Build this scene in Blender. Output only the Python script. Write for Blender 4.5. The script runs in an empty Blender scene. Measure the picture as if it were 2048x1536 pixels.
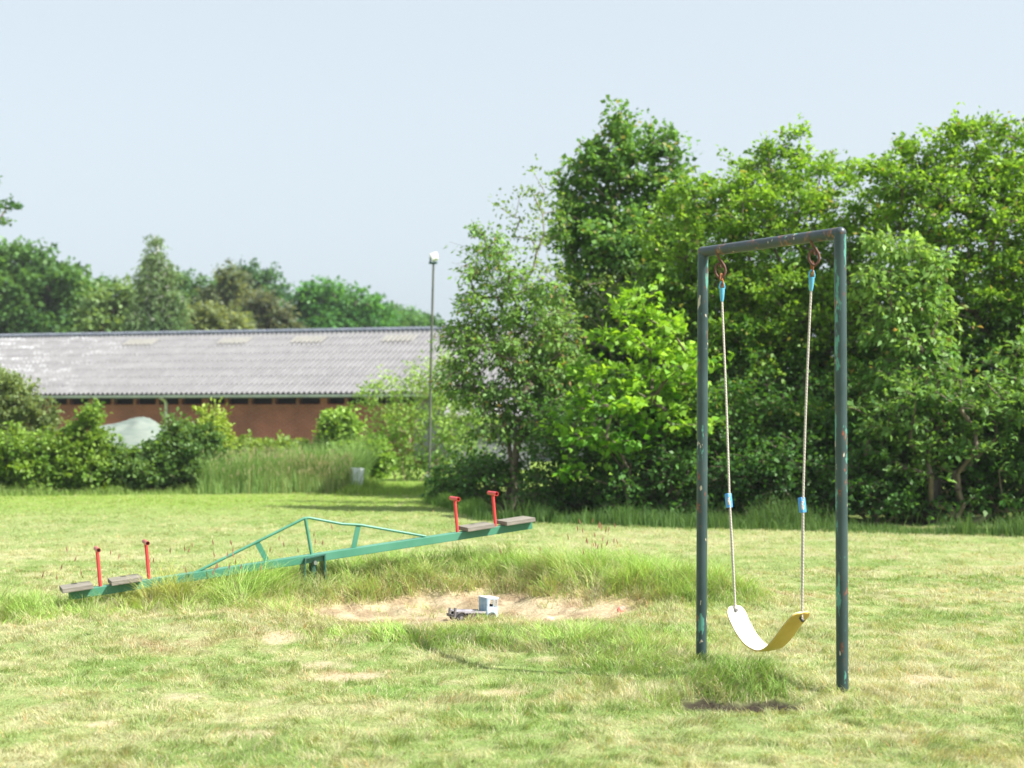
import bpy, bmesh, math, random
import numpy as np
from mathutils import Vector, Matrix
R = math.radians
SC = bpy.context.scene
COL = SC.collection

# ------------------------------------------------------------------ camera
CAM_H = 1.4; F = 2800.0; PITCH = math.atan(62 / F)
cam_d = bpy.data.cameras.new('camera'); cam = bpy.data.objects.new('camera', cam_d); COL.objects.link(cam)
cam.location = (0, 0, CAM_H); cam.rotation_euler = (R(90) + PITCH, 0, 0)
cam_d.sensor_width = 36; cam_d.lens = F / 2048 * 36
cam_d.clip_start = 0.1; cam_d.clip_end = 3000
cam_d.dof.use_dof = True; cam_d.dof.focus_distance = 8.6; cam_d.dof.aperture_fstop = 2.2
SC.camera = cam

# ------------------------------------------------------------------ light
SUN_DIR = Vector((0.60, -0.22, 0.77)).normalized()
EL = math.asin(SUN_DIR.z); AZ = math.atan2(SUN_DIR.x, SUN_DIR.y)
w = bpy.data.worlds.new('World'); SC.world = w; w.use_nodes = True
nt = w.node_tree; bg = nt.nodes['Background']
sky = nt.nodes.new('ShaderNodeTexSky'); sky.sky_type = 'NISHITA'; sky.sun_disc = False
sky.sun_elevation = EL; sky.sun_rotation = AZ
sky.air_density = 1.0; sky.dust_density = 4.0; sky.ozone_density = 1.0; sky.altitude = 0
hs = nt.nodes.new('ShaderNodeHueSaturation'); hs.inputs['Saturation'].default_value = .42; hs.inputs['Value'].default_value = .66
pale = nt.nodes.new('ShaderNodeMix'); pale.data_type = 'RGBA'; pale.inputs[0].default_value = .72; pale.inputs[7].default_value = (2.0, 2.34, 2.60, 1)   # thin even high cloud
nt.links.new(sky.outputs[0], hs.inputs['Color']); nt.links.new(hs.outputs[0], pale.inputs[6]); nt.links.new(pale.outputs[2], bg.inputs[0]); bg.inputs[1].default_value = 0.15
sd = bpy.data.lights.new('sun', 'SUN'); so = bpy.data.objects.new('sun', sd); COL.objects.link(so)
sd.energy = 4.6; sd.angle = R(0.5); sd.color = (1, 0.965, 0.90)
so.rotation_euler = SUN_DIR.to_track_quat('Z', 'Y').to_euler(); so.location = (20, -8, 30)
SC.view_settings.view_transform = 'Standard'; SC.view_settings.look = 'None'
SC.view_settings.exposure = 1.25; SC.view_settings.gamma = 1
SC.render.engine = 'CYCLES'
cy = SC.cycles
cy.max_bounces = 6; cy.diffuse_bounces = 3; cy.glossy_bounces = 2; cy.transmission_bounces = 4; cy.transparent_max_bounces = 4
cy.use_denoising = True; cy.caustics_reflective = False; cy.caustics_refractive = False

# ------------------------------------------------------------------ helpers
def at(px, py, Y):
    """world point seen at photo pixel px,py at distance Y"""
    dx = (px - 1024) / F; dz = (768 - py) / F
    c, s = math.cos(PITCH), math.sin(PITCH)
    vy = c - dz * s; vz = s + dz * c
    t = Y / vy
    return Vector((dx * t, Y, CAM_H + vz * t))
def gnd(px, py):
    dx = (px - 1024) / F; dz = (768 - py) / F
    c, s = math.cos(PITCH), math.sin(PITCH)
    vy = c - dz * s; vz = s + dz * c
    t = -CAM_H / vz
    return Vector((dx * t, vy * t, 0))

def tag(o, label=None, cat=None, group=None, kind=None):
    if label: o['label'] = label
    if cat: o['category'] = cat
    if group: o['group'] = group
    if kind: o['kind'] = kind
    return o
def thing(name, label, cat, loc=(0, 0, 0), rz=0, group=None):
    o = bpy.data.objects.new(name, None); o.empty_display_size = 0.2; COL.objects.link(o)
    o.location = loc; o.rotation_euler = (0, 0, rz)
    return tag(o, label, cat, group)
def link(name, me, mat, parent=None, world=True):
    o = bpy.data.objects.new(name, me); COL.objects.link(o)
    if mat and not me.materials: me.materials.append(mat)
    if parent:
        o.parent = parent
        if world:
            bpy.context.view_layer.update()
            o.matrix_parent_inverse = parent.matrix_world.inverted()
    return o
class MB:
    """collects shapes, in world coordinates unless a matrix is set"""
    def __init__(s): s.v = []; s.f = []; s.M = Matrix()
    def add(s, vs, fs):
        n = len(s.v); s.v += [tuple(s.M @ Vector(v)) for v in vs]; s.f += [tuple(i + n for i in f) for f in fs]; return s
    def box(s, x0, y0, z0, x1, y1, z1):
        vs = [(x0, y0, z0), (x1, y0, z0), (x1, y1, z0), (x0, y1, z0), (x0, y0, z1), (x1, y0, z1), (x1, y1, z1), (x0, y1, z1)]
        return s.add(vs, [(0, 3, 2, 1), (4, 5, 6, 7), (0, 1, 5, 4), (1, 2, 6, 5), (2, 3, 7, 6), (3, 0, 4, 7)])
    def bar(s, a, b, w, h, up=(0, 0, 1)):
        a, b = Vector(a), Vector(b); d = (b - a); u = Vector(up)
        sx = d.cross(u).normalized() * (w / 2); sz = sx.cross(d).normalized() * (h / 2)
        vs = [a - sx - sz, a + sx - sz, a + sx + sz, a - sx + sz, b - sx - sz, b + sx - sz, b + sx + sz, b - sx + sz]
        return s.add(vs, [(0, 1, 2, 3), (7, 6, 5, 4), (0, 4, 5, 1), (1, 5, 6, 2), (2, 6, 7, 3), (3, 7, 4, 0)])
    def tube(s, pts, r, n=12, cap=True, hollow=0):
        pts = [Vector(p) for p in pts]; rs = r if isinstance(r, (list, tuple)) else [r] * len(pts)
        rings = []; prev = None
        for i, p in enumerate(pts):
            d = (pts[min(i + 1, len(pts) - 1)] - pts[max(i - 1, 0)]).normalized()
            if prev is None:
                a = d.orthogonal().normalized()
            else:
                a = (prev - d * prev.dot(d)).normalized()
            prev = a; b = d.cross(a)
            rings.append([p + (a * math.cos(2 * math.pi * k / n) + b * math.sin(2 * math.pi * k / n)) * rs[i] for k in range(n)])
        vs = [v for g in rings for v in g]; fs = []
        for i in range(len(rings) - 1):
            for k in range(n):
                k2 = (k + 1) % n; fs.append((i * n + k, i * n + k2, (i + 1) * n + k2, (i + 1) * n + k))
        if cap:
            if hollow:
                for e, sg in ((0, 1), (len(rings) - 1, -1)):
                    d = (pts[1] - pts[0]).normalized() * sg if e == 0 else (pts[-1] - pts[-2]).normalized() * sg
                    m = len(vs); c = pts[e]
                    vs += [c + (v - c) * hollow for v in rings[e]]
                    vs += [c + (v - c) * hollow + d * rs[e] * 3 for v in rings[e]]
                    for k in range(n):
                        k2 = (k + 1) % n
                        fs.append((e * n + k, m + k, m + k2, e * n + k2)); fs.append((m + k, m + n + k, m + n + k2, m + k2))
                    fs.append(tuple(m + n + k for k in range(n)))
            else:
                fs.append(tuple(range(n - 1, -1, -1))); fs.append(tuple((len(rings) - 1) * n + k for k in range(n)))
        return s.add(vs, fs)
    def build(s, name, mat, parent=None, smooth=False, bevel=0, local=False):
        me = bpy.data.meshes.new(name); me.from_pydata(s.v, [], s.f)
        bm = bmesh.new(); bm.from_mesh(me); bmesh.ops.recalc_face_normals(bm, faces=bm.faces)
        if bevel: bmesh.ops.bevel(bm, geom=[e for e in bm.edges if len(e.link_faces) == 2 and e.calc_face_angle(0) > .5], offset=bevel, segments=2, affect='EDGES', profile=.6)
        bm.to_mesh(me); bm.free()
        if smooth:
            me.polygons.foreach_set('use_smooth', [True] * len(me.polygons))
            me.set_sharp_from_angle(angle=R(40))
        return link(name, me, mat, parent, world=not local)

def mesh_np(name, V, quads=None, tris=None, col=None):
    me = bpy.data.meshes.new(name)
    loops = []; starts = []; n = 0
    if quads is not None and len(quads):
        loops.append(quads.ravel()); starts.append(np.arange(len(quads)) * 4); n = len(quads) * 4
    if tris is not None and len(tris):
        loops.append(tris.ravel()); starts.append(n + np.arange(len(tris)) * 3)
    loops = np.concatenate(loops).astype(np.int32); starts = np.concatenate(starts).astype(np.int32)
    me.vertices.add(len(V)); me.vertices.foreach_set('co', V.astype(np.float32).ravel())
    me.loops.add(len(loops)); me.loops.foreach_set('vertex_index', loops)
    me.polygons.add(len(starts)); me.polygons.foreach_set('loop_start', starts)
    me.update(calc_edges=True)
    if col is not None:
        a = me.color_attributes.new('col', 'FLOAT_COLOR', 'POINT')
        c4 = np.ones((len(V), 4), np.float32); c4[:, :3] = col; a.data.foreach_set('color', c4.ravel())
    return me

def _h(ix, iy, seed):
    n = (ix.astype(np.int64) * 374761393 + iy.astype(np.int64) * 668265263 + seed * 974711) & 0xffffffff
    n = ((n ^ (n >> 13)) * 1274126177) & 0xffffffff
    return ((n ^ (n >> 16)) & 0xffff) / 65535.0
def vnoise(x, y, s, seed=0):
    x = np.asarray(x) / s; y = np.asarray(y) / s
    ix = np.floor(x); iy = np.floor(y); fx = x - ix; fy = y - iy
    fx = fx * fx * (3 - 2 * fx); fy = fy * fy * (3 - 2 * fy)
    a = _h(ix, iy, seed); b = _h(ix + 1, iy, seed); c = _h(ix, iy + 1, seed); d = _h(ix + 1, iy + 1, seed)
    return (a * (1 - fx) + b * fx) * (1 - fy) + (c * (1 - fx) + d * fx) * fy
def fbm(x, y, s, seed=0, o=4):
    t = 0; a = .5; n = 0
    for k in range(o): t = t + a * vnoise(x, y, s / 2 ** k, seed + k * 17); n += a; a *= .55
    return t / n
def sst(a, b, x):
    t = np.clip((x - a) / (b - a), 0, 1); return t * t * (3 - 2 * t)
def mixc(a, b, t): return np.asarray(a) * (1 - t[..., None]) + np.asarray(b) * t[..., None]

# ------------------------------------------------------------------ materials
def newmat(name):
    m = bpy.data.materials.new(name); m.use_nodes = True
    nt = m.node_tree; return m, nt, nt.nodes['Principled BSDF']
def noise_node(nt, scale, detail=4, rough=.55, coord='Object', stretch=None):
    tc = nt.nodes.new('ShaderNodeTexCoord'); n = nt.nodes.new('ShaderNodeTexNoise')
    n.inputs['Scale'].default_value = scale; n.inputs['Detail'].default_value = detail; n.inputs['Roughness'].default_value = rough
    if stretch:
        mp = nt.nodes.new('ShaderNodeMapping'); mp.inputs['Scale'].default_value = stretch
        nt.links.new(tc.outputs[coord], mp.inputs[0]); nt.links.new(mp.outputs[0], n.inputs[0])
    else: nt.links.new(tc.outputs[coord], n.inputs[0])
    return n
def ramp(nt, src, stops):
    r = nt.nodes.new('ShaderNodeValToRGB'); nt.links.new(src, r.inputs[0])
    while len(r.color_ramp.elements) < len(stops): r.color_ramp.elements.new(.5)
    for e, (p, c) in zip(r.color_ramp.elements, stops):
        e.position = p; e.color = (*c, 1) if len(c) == 3 else c
    return r
def mixn(nt, fac, a, b, mode='MIX'):
    m = nt.nodes.new('ShaderNodeMix'); m.data_type = 'RGBA'; m.blend_type = mode
    if hasattr(fac, 'links'): nt.links.new(fac, m.inputs[0])
    else: m.inputs[0].default_value = fac
    for i, v in ((6, a), (7, b)):
        if hasattr(v, 'links'): nt.links.new(v, m.inputs[i])
        else: m.inputs[i].default_value = (*v, 1)
    return m.outputs[2]
def bump(nt, p, h, strength, dist=.01):
    b = nt.nodes.new('ShaderNodeBump'); b.inputs['Strength'].default_value = strength; b.inputs['Distance'].default_value = dist
    nt.links.new(h, b.inputs['Height']); nt.links.new(b.outputs[0], p.inputs['Normal'])
def simple(name, c1, c2, scale=8, rough=.6, metal=0, bmp=0, stretch=None, spec=.5):
    m, nt, p = newmat(name); n = noise_node(nt, scale, stretch=stretch)
    r = ramp(nt, n.outputs[0], [(.3, c1), (.7, c2)]); nt.links.new(r.outputs[0], p.inputs['Base Color'])
    p.inputs['Roughness'].default_value = rough; p.inputs['Metallic'].default_value = metal
    p.inputs['Specular IOR Level'].default_value = spec
    if bmp: bump(nt, p, n.outputs[0], bmp)
    return m
def leafmat(name, transl=.4, rough=.5, tint=(1.25, 1.15, .55), spec=.35):
    m, nt, p = newmat(name)
    a = nt.nodes.new('ShaderNodeAttribute'); a.attribute_name = 'col'
    p.inputs['Roughness'].default_value = rough; p.inputs['Specular IOR Level'].default_value = spec
    nt.links.new(a.outputs['Color'], p.inputs['Base Color'])
    t = nt.nodes.new('ShaderNodeBsdfTranslucent')
    nt.links.new(mixn(nt, 1.0, a.outputs['Color'], tint, 'MULTIPLY'), t.inputs[0])
    mx = nt.nodes.new('ShaderNodeMixShader'); mx.inputs[0].default_value = transl
    nt.links.new(p.outputs[0], mx.inputs[1]); nt.links.new(t.outputs[0], mx.inputs[2])
    nt.links.new(mx.outputs[0], nt.nodes['Material Output'].inputs[0])
    return m
M_leaf = leafmat('leaf', .45); M_grass = leafmat('grass_blade', .35, .6, (1.15, 1.1, .6), .25)
M_bark = simple('bark', (.09, .07, .05), (.2, .16, .12), 12, .9, bmp=.5, stretch=(1, 1, .3))
M_birch = simple('birch_bark', (.25, .22, .2), (.7, .68, .64), 3, .8)

def flaky(name, base, under, rust, fade, amount=.6, spots=.60, specks=.68):
    """worn paint: faded top coat, older coat in elongated flakes, rust spots"""
    m, nt, p = newmat(name)
    f = noise_node(nt, 3, 3); c = ramp(nt, f.outputs[0], [(.3, base), (.75, fade)]).outputs[0]
    n1 = noise_node(nt, 15, 5, .68, stretch=(1, 1, .26)); k1 = ramp(nt, n1.outputs[0], [(amount, (0, 0, 0)), (amount + .015, (1, 1, 1))])
    c = mixn(nt, k1.outputs[0], c, under)
    n2 = noise_node(nt, 14, 6, .7, stretch=(1, 1, .45)); k2 = ramp(nt, n2.outputs[0], [(spots, (0, 0, 0)), (spots + .04, (1, 1, 1))])
    n3 = noise_node(nt, 60, 3); rc = ramp(nt, n3.outputs[0], [(.35, rust), (.7, tuple(min(1, v * 2.2 + .03) for v in rust))])
    c = mixn(nt, k2.outputs[0], c, rc.outputs[0])
    n4 = noise_node(nt, 34, 2, .5, stretch=(1, 1, .4)); k4 = ramp(nt, n4.outputs[0], [(specks, (0, 0, 0)), (specks + .02, (1, 1, 1))])
    c = mixn(nt, k4.outputs[0], c, (.5, .42, .33))
    nt.links.new(c, p.inputs['Base Color']); p.inputs['Roughness'].default_value = .42
    bump(nt, p, n2.outputs[0], .15, .003)
    return m
M_pole = flaky('worn_green_pole', (.022, .045, .048), (.09, .27, .22), (.13, .035, .018), (.05, .085, .09), .60)
M_bar = flaky('worn_crossbar', (.03, .045, .055), (.12, .32, .26), (.11, .05, .03), (.06, .075, .085), .66, .545)
M_rust = simple('rusty_hook', (.075, .03, .022), (.17, .075, .055), 30, .75, bmp=.3)
M_rust2 = simple('rusty_link', (.28, .08, .03), (.45, .17, .08), 60, .8, bmp=.3)
M_bluep = simple('faded_blue_plastic', (.08, .34, .56), (.14, .42, .62), 20, .45)
M_blueb = simple('bright_blue_plastic', (.05, .26, .68), (.09, .33, .74), 20, .4)
M_green = flaky('green_beam_paint', (.045, .19, .12), (.2, .36, .28), (.08, .04, .03), (.085, .26, .175), .80, .70, .76)
M_dkgreen = flaky('pivot_paint', (.02, .08, .06), (.05, .2, .14), (.16, .05, .03), (.03, .12, .09), .7)
M_red = flaky('faded_red_paint', (.56, .035, .04), (.62, .16, .14), (.5, .3, .25), (.68, .07, .07), .74, .72, .72)
M_redtop = flaky('worn_red_grip', (.36, .07, .06), (.45, .18, .14), (.2, .1, .08), (.5, .13, .11), .66)
M_dark = simple('dark_hole', (.01, .01, .01), (.02, .02, .02), 5, .9)
def rope_mat():
    m, nt, p = newmat('rope')
    tc = nt.nodes.new('ShaderNodeTexCoord'); wv = nt.nodes.new('ShaderNodeTexWave'); wv.wave_type = 'BANDS'; wv.bands_direction = 'DIAGONAL'
    wv.inputs['Scale'].default_value = 38; wv.inputs['Distortion'].default_value = .5
    nt.links.new(tc.outputs['Object'], wv.inputs[0])
    r = ramp(nt, wv.outputs['Fac'], [(.1, (.44, .39, .35)), (.6, (.56, .50, .46))]); nt.links.new(r.outputs[0], p.inputs['Base Color'])
    p.inputs['Roughness'].default_value = .9; bump(nt, p, wv.outputs['Fac'], .35, .003); return m
M_rope = rope_mat()
def seat_mat():
    m, nt, p = newmat('yellow_rubber_seat'); n = noise_node(nt, 14, 4)
    r = ramp(nt, n.outputs[0], [(.3, (.72, .5, .09)), (.7, (.80, .60, .16))])
    nt.links.new(r.outputs[0], p.inputs['Base Color']); p.inputs['Roughness'].default_value = .45
    t = nt.nodes.new('ShaderNodeBsdfTranslucent'); t.inputs[0].default_value = (.95, .5, .06, 1)
    mx = nt.nodes.new('ShaderNodeMixShader'); mx.inputs[0].default_value = .22
    nt.links.new(p.outputs[0], mx.inputs[1]); nt.links.new(t.outputs[0], mx.inputs[2]); nt.links.new(mx.outputs[0], nt.nodes['Material Output'].inputs[0])
    return m
M_seat = seat_mat()
M_seatlit = simple('sunlit_seat_top', (.86, .84, .74), (.93, .92, .86), 9, .4)  # near-white colour stands for the sunlit upper face of the yellow seat
def wood_mat():
    m, nt, p = newmat('weathered_wood')
    n = noise_node(nt, 6, 8, .7, stretch=(1.2, 12, 12)); n2 = noise_node(nt, 2.5, 3)
    r = ramp(nt, n.outputs[0], [(.30, (.04, .035, .03)), (.42, (.14, .125, .105)), (.62, (.25, .225, .195)), (.8, (.32, .30, .27))])
    c = mixn(nt, .3, r.outputs[0], ramp(nt, n2.outputs[0], [(.4, (.18, .18, .12)), (.7, (.3, .26, .23))]).outputs[0])
    nt.links.new(c, p.inputs['Base Color']); p.inputs['Roughness'].default_value = .9; bump(nt, p, n.outputs[0], .6, .006); return m
M_wood = wood_mat()

# ------------------------------------------------------------------ terrain
PC = (-.36, 9.92); PRX, PRY = 1.24, .90
MUD = gnd(1475, 1404)
BL = Vector((-3.24, 9.95)); PV = Vector((-1.52, 10.6))
POST_R = gnd(1685, 1385); POST_L = gnd(1402, 1322)
BARE = [(365, 1392, .16, .10), (490, 1468, .15, .09), (205, 1446, .08, .05), (700, 1352, .26, .11), (560, 1290, .18, .12), (650, 1330, .16, .09), (1000, 1388, .18, .07),
        (440, 1245, .30, .12), (380, 1215, .25, .08), (1330, 1290, .1, .1), (1840, 1360, .2, .1), (700, 1290, .2, .07)]
BROWNZ = [(gnd(690, 1345), .32, .2), (gnd(560, 1280), .3, .3), (gnd(1010, 1390), .3, .15), (gnd(400, 1250), .4, .25), (gnd(1180, 1330), .2, .15), (gnd(1620, 1200), .8, .2), (gnd(330, 1300), .4, .2)]
LUSHZ = [(gnd(1480, 1350), .45, .4), (gnd(760, 1290), .4, .25), (gnd(940, 1285), .3, .3), (gnd(800, 1380), .5, .2), (gnd(1330, 1270), .4, .3), (gnd(1150, 1340), .4, .3), (gnd(230, 1370), .3, .15)]
BAREW = [(gnd(a, b), rx, ry) for a, b, rx, ry in BARE]
def pit_e(x, y):
    e = np.sqrt(((x - PC[0]) / PRX) ** 2 + ((y - PC[1]) / PRY) ** 2)
    e = e + .34 * np.exp(-((x + .22) / .45) ** 2) * sst(.15, .5, PC[1] - y) * .8
    return e + (fbm(x, y, .55, 5, 3) - .5) * .42 + (fbm(x, y, .16, 6, 2) - .5) * .2
def height(x, y):
    x = np.asarray(x, float); y = np.asarray(y, float)
    e = pit_e(x, y)
    back = sst(-.2, .9, (y - PC[1]) / PRY)
    ring = sst(.8, 1.25, e) * (1 - sst(1.4, 2.4, e))
    z = ring * (.03 + .12 * back) - (1 - sst(.55, 1.0, e)) * .06
    z = z + .07 * np.exp(-(((x + 2.0) / 1.0) ** 2 + ((y - 9.0) / .55) ** 2))
    near = np.exp(-((y - 9) / 7) ** 2 - (x / 9) ** 2) * (1 - .85 * np.exp(-((x - 1.45) / .9) ** 2 - ((y - 7.5) / .8) ** 2))
    near = near * (.35 + .65 * sst(9.0, 10.0, y))
    z = z + (fbm(x, y, 1.3, 3, 4) - .5) * .10 * near + (fbm(x, y, .22, 9, 2) - .5) * .022 * near
    m = np.exp(-(((x - MUD.x) / .30) ** 2 + ((y - MUD.y) / .20) ** 2))
    z = z + (fbm(x, y, .16, 95, 3) - .5) * .06 * (1 - sst(.8, 1.1, e)) - m * .09 + .035 * np.exp(-(((x - MUD.x - .02) / .45) ** 2 + ((y - MUD.y - .48) / .2) ** 2))
    return z
def gz(x, y): return float(height(np.array([x]), np.array([y]))[0])
def dry_map(x, y):
    """0 lush, 1 straw"""
    streak = fbm(x * .16 + y * .03, y, .55, 31, 4)
    patch = fbm(x, y, 2.2, 41, 4); fine = fbm(x, y, .28, 47, 3)
    f2 = fbm(x, y, .12, 49, 2)
    d = .32 * streak + .12 * patch + .28 * fine + .28 * f2
    d = sst(.32, .70, d)
    d = d * (1 - .6 * sst(16, 22, y))
    return d
def bare_map(x, y):
    b = np.zeros_like(x); n = fbm(x, y, .11, 71, 4)
    for c, rx, ry in BAREW:
        q = ((x - c.x) / rx) ** 2 + ((y - c.y) / (ry * 1.6)) ** 2
        b = np.maximum(b, np.exp(-q * .8))
    t = fbm(x, y, .35, 77, 4)
    b = np.maximum(b, .5 * sst(.70, .82, t))
    return sst(.34, .9, b * (.2 + 1.3 * n) + .15 * b)
def sand_map(x, y): return 1 - sst(.86, 1.02, pit_e(x, y))
def mud_map(x, y):
    n = fbm(x, y, .12, 88, 3) - .5
    return 1 - sst(.75, 1.15, np.sqrt(((x - MUD.x) / .33) ** 2 + ((y - MUD.y) / .22) ** 2) + n * .7)
GREEN = np.array((.275, .35, .13)); LUSH = np.array((.225, .32, .095)); STRAW = np.array((.47, .45, .28)); YEL = np.array((.345, .39, .17))
def lawn_col(x, y):
    d = dry_map(x, y); g = fbm(x, y, 1.1, 55, 3)
    c = mixc(LUSH, GREEN, sst(.3, .6, g)); c = mixc(c, YEL, sst(.25, .6, d)); c = mixc(c, STRAW, sst(.55, 1.0, d) * .6)
    for q, w_, h_ in BROWNZ: c = mixc(c, np.array((.33, .24, .13)), np.exp(-((x - q.x) / w_) ** 2 - ((y - q.y) / h_) ** 2) * .8 * sst(.35, .65, fbm(x, y, .12, 57, 3)))
    for q, w_, h_ in LUSHZ: c = mixc(c, np.array((.18, .32, .065)), np.exp(-((x - q.x) / w_) ** 2 - ((y - q.y) / h_) ** 2) * .75)
    far = sst(17, 24, y); c = mixc(c, np.array((.24, .37, .04)), far * .6)
    return c
def axis(lo, hi, a, b, step):
    core = list(np.arange(a, b, step)); s = step
    v = a
    left = []
    while v > lo: s *= 1.12; v -= s; left.append(v)
    v = core[-1]; s = step; right = []
    while v < hi: s *= 1.12; v += s; right.append(v)
    return np.array(left[::-1] + core + right)
xs = axis(-900, 900, -4.6, 4.6, .035); ys = axis(-60, 1500, 5.2, 12.6, .035)
GX, GY = np.meshgrid(xs, ys); gx = GX.ravel(); gy = GY.ravel()
V = np.stack([gx, gy, height(gx, gy)], 1)
nx, ny = len(xs), len(ys)
i = (np.arange(ny - 1)[:, None] * nx + np.arange(nx - 1)[None, :]).ravel()
Q = np.stack([i, i + 1, i + nx + 1, i + nx], 1)
gc = lawn_col(gx, gy) * .8
gc = mixc(gc, (.46, .38, .28), bare_map(gx, gy) * .85)
e_ = pit_e(gx, gy)
gc = mixc(gc, (.42, .33, .2), (1 - sst(1.0, 1.35, e_)) * .8)
sn = fbm(gx, gy, .15, 91, 3)
gc = mixc(gc, mixc((.44, .36, .26), (.27, .20, .135), sst(.35, .7, sn)), sand_map(gx, gy))
gc = mixc(gc, (.04, .032, .025), mud_map(gx, gy))
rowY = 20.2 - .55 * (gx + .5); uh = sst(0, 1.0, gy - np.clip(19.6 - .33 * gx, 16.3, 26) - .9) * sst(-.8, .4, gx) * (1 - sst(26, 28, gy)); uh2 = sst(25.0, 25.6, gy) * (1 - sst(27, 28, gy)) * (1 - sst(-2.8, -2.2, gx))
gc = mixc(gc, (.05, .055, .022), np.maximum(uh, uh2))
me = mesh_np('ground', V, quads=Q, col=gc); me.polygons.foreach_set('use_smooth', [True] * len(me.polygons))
m, nt, p = newmat('ground'); a = nt.nodes.new('ShaderNodeAttribute'); a.attribute_name = 'col'
n = noise_node(nt, 35, 6, .7); r = ramp(nt, n.outputs[0], [(.25, (.55, .55, .5)), (.7, (1.2, 1.2, 1.2))])
n2 = noise_node(nt, 4, 6, .7); r2 = ramp(nt, n2.outputs[0], [(.3, (.8, .84, .75)), (.7, (1.1, 1.08, 1.05))])
c = mixn(nt, 1, a.outputs['Color'], r.outputs[0], 'MULTIPLY'); c = mixn(nt, 1, c, r2.outputs[0], 'MULTIPLY')
nt.links.new(c, p.inputs['Base Color']); p.inputs['Roughness'].default_value = .95; p.inputs['Specular IOR Level'].default_value = .15
bump(nt, p, n.outputs[0], .7, .02)
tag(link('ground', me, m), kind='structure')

# ------------------------------------------------------------------ grass
rng = np.random.default_rng(7)
def blades(x, y, h, wd, lean, col, segs=2, z=None, azb=None):
    """curved tapering blades; returns V, quads, tris, colours"""
    n = len(x); z = height(x, y) - .006 if z is None else z
    az = rng.uniform(0, 2 * np.pi, n); la = rng.uniform(0, 2 * np.pi, n) if azb is None else azb + rng.normal(0, .7, n)
    sx, sy = np.cos(az), np.sin(az)
    lx, ly = np.cos(la) * lean * h, np.sin(la) * lean * h
    P = []; C = []
    for k in range(segs + 1):
        t = k / segs; cx = x + lx * t * t; cyy = y + ly * t * t; cz = z + h * (t - .32 * lean * t * t)
        ww = wd * (1 - t) ** .6 * .5 if k else wd * .42
        if k < segs:
            P.append(np.stack([cx - sx * ww, cyy - sy * ww, cz], 1)); P.append(np.stack([cx + sx * ww, cyy + sy * ww, cz], 1))
            C += [col, col]
        else:
            P.append(np.stack([cx, cyy, cz], 1)); C.append(col)
    m = 2 * segs + 1; V = np.stack(P, 1).reshape(-1, 3); C = np.stack(C, 1).reshape(-1, 3)
    b = np.arange(n) * m; qs = []
    for k in range(segs - 1): qs.append(np.stack([b + 2 * k, b + 2 * k + 1, b + 2 * k + 3, b + 2 * k + 2], 1))
    Qd = np.concatenate(qs) if qs else np.zeros((0, 4), int)
    k = segs - 1; T = np.stack([b + 2 * k, b + 2 * k + 1, b + 2 * k + 2], 1)
    return V, Qd, T, C
def merge(parts):
    Vs, Qs, Ts, Cs = [], [], [], []; n = 0
    for V, Qd, T, C in parts:
        Vs.append(V); Qs.append(Qd + n); Ts.append(T + n); Cs.append(C); n += len(V)
    return np.concatenate(Vs), np.concatenate(Qs), np.concatenate(Ts), np.concatenate(Cs)
def seg_dist(x, y, a, b):
    ax, ay = a; bx, by = b; dx, dy = bx - ax, by - ay
    t = np.clip(((x - ax) * dx + (y - ay) * dy) / (dx * dx + dy * dy), 0, 1)
    return np.hypot(x - ax - t * dx, y - ay - t * dy), t
def rough_map(x, y):
    """extra height in metres of the uncut grass"""
    e = pit_e(x, y); n = fbm(x, y, .38, 61, 3); n2 = fbm(x, y, .8, 66, 2)
    back = sst(-.1, .5, (y - PC[1]) / PRY)
    r = sst(.98, 1.15, e) * (1 - sst(1.55, 2.0, e)) * (.025 + .17 * back)
    r = np.maximum(r, (1 - sst(.18, .5, seg_dist(x, y, (-3.35, 9.9), (-1.2, 10.6))[0])) * .13)
    r = np.maximum(r, (1 - sst(.2, .6, seg_dist(x, y, (-1.6, 10.6), (1.0, 10.9))[0])) * .13)
    # ragged rim in front of the pit and towards the swing
    fr = np.exp(-(((x + .05) / 1.35) ** 4 + ((y - 8.45) / .55) ** 2)); r = np.maximum(r, fr * .115 * sst(.3, .62, n2)); r = np.maximum(r, .085 * np.exp(-((x + .25) / .42) ** 2 - ((y - 9.42) / .16) ** 2))
    fr = np.exp(-(((x - 1.0) / 1.0) ** 2 + ((y - 7.7) / .8) ** 2)); r = np.maximum(r, fr * .085 * sst(.25, .6, n2))
    for c, rr, hh in ((Vector((-3.62, 9.75, 0)), .24, .24), (Vector((-3.3, 9.6, 0)), .25, .12), (Vector((-2.42, 10.03, 0)), .26, .36), (Vector((-2.05, 10.1, 0)), .3, .2), (Vector((-1.6, 9.75, 0)), .35, .13), (gnd(1000, 1180), .35, .10), (gnd(1240, 1200), .3, .12), (gnd(700, 1185), .25, .08), (gnd(600, 1245), .22, .15), (gnd(490, 1225), .28, .16), (gnd(200, 1235), .3, .12), (POST_R, .2, .05), (POST_L, .2, .05), (Vector((MUD.x + .02, MUD.y + .36, 0)), .34, .14), (Vector((MUD.x - .3, MUD.y + .12, 0)), .2, .09), (gnd(1190, 1190), .35, .14), (gnd(1330, 1230), .3, .07)):
        r = np.maximum(r, hh * np.exp(-((x - c.x) ** 2 + (y - c.y) ** 2) / rr ** 2))
    return r * (.35 + 1.25 * n)
def grass_filter(x, y):
    keep = 1 - sand_map(x, y) * .997; keep *= 1 - mud_map(x, y) * .99; keep *= 1 - .45 * bare_map(x, y)
    return rng.random(len(x)) < keep
parts = []
N = 900000
Y = 4.9 * np.exp(rng.random(N) * math.log(27 / 4.9)); X = (rng.random(N) * 2 - 1) * (.385 * Y + .9)
k = grass_filter(X, Y); X, Y = X[k], Y[k]
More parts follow.
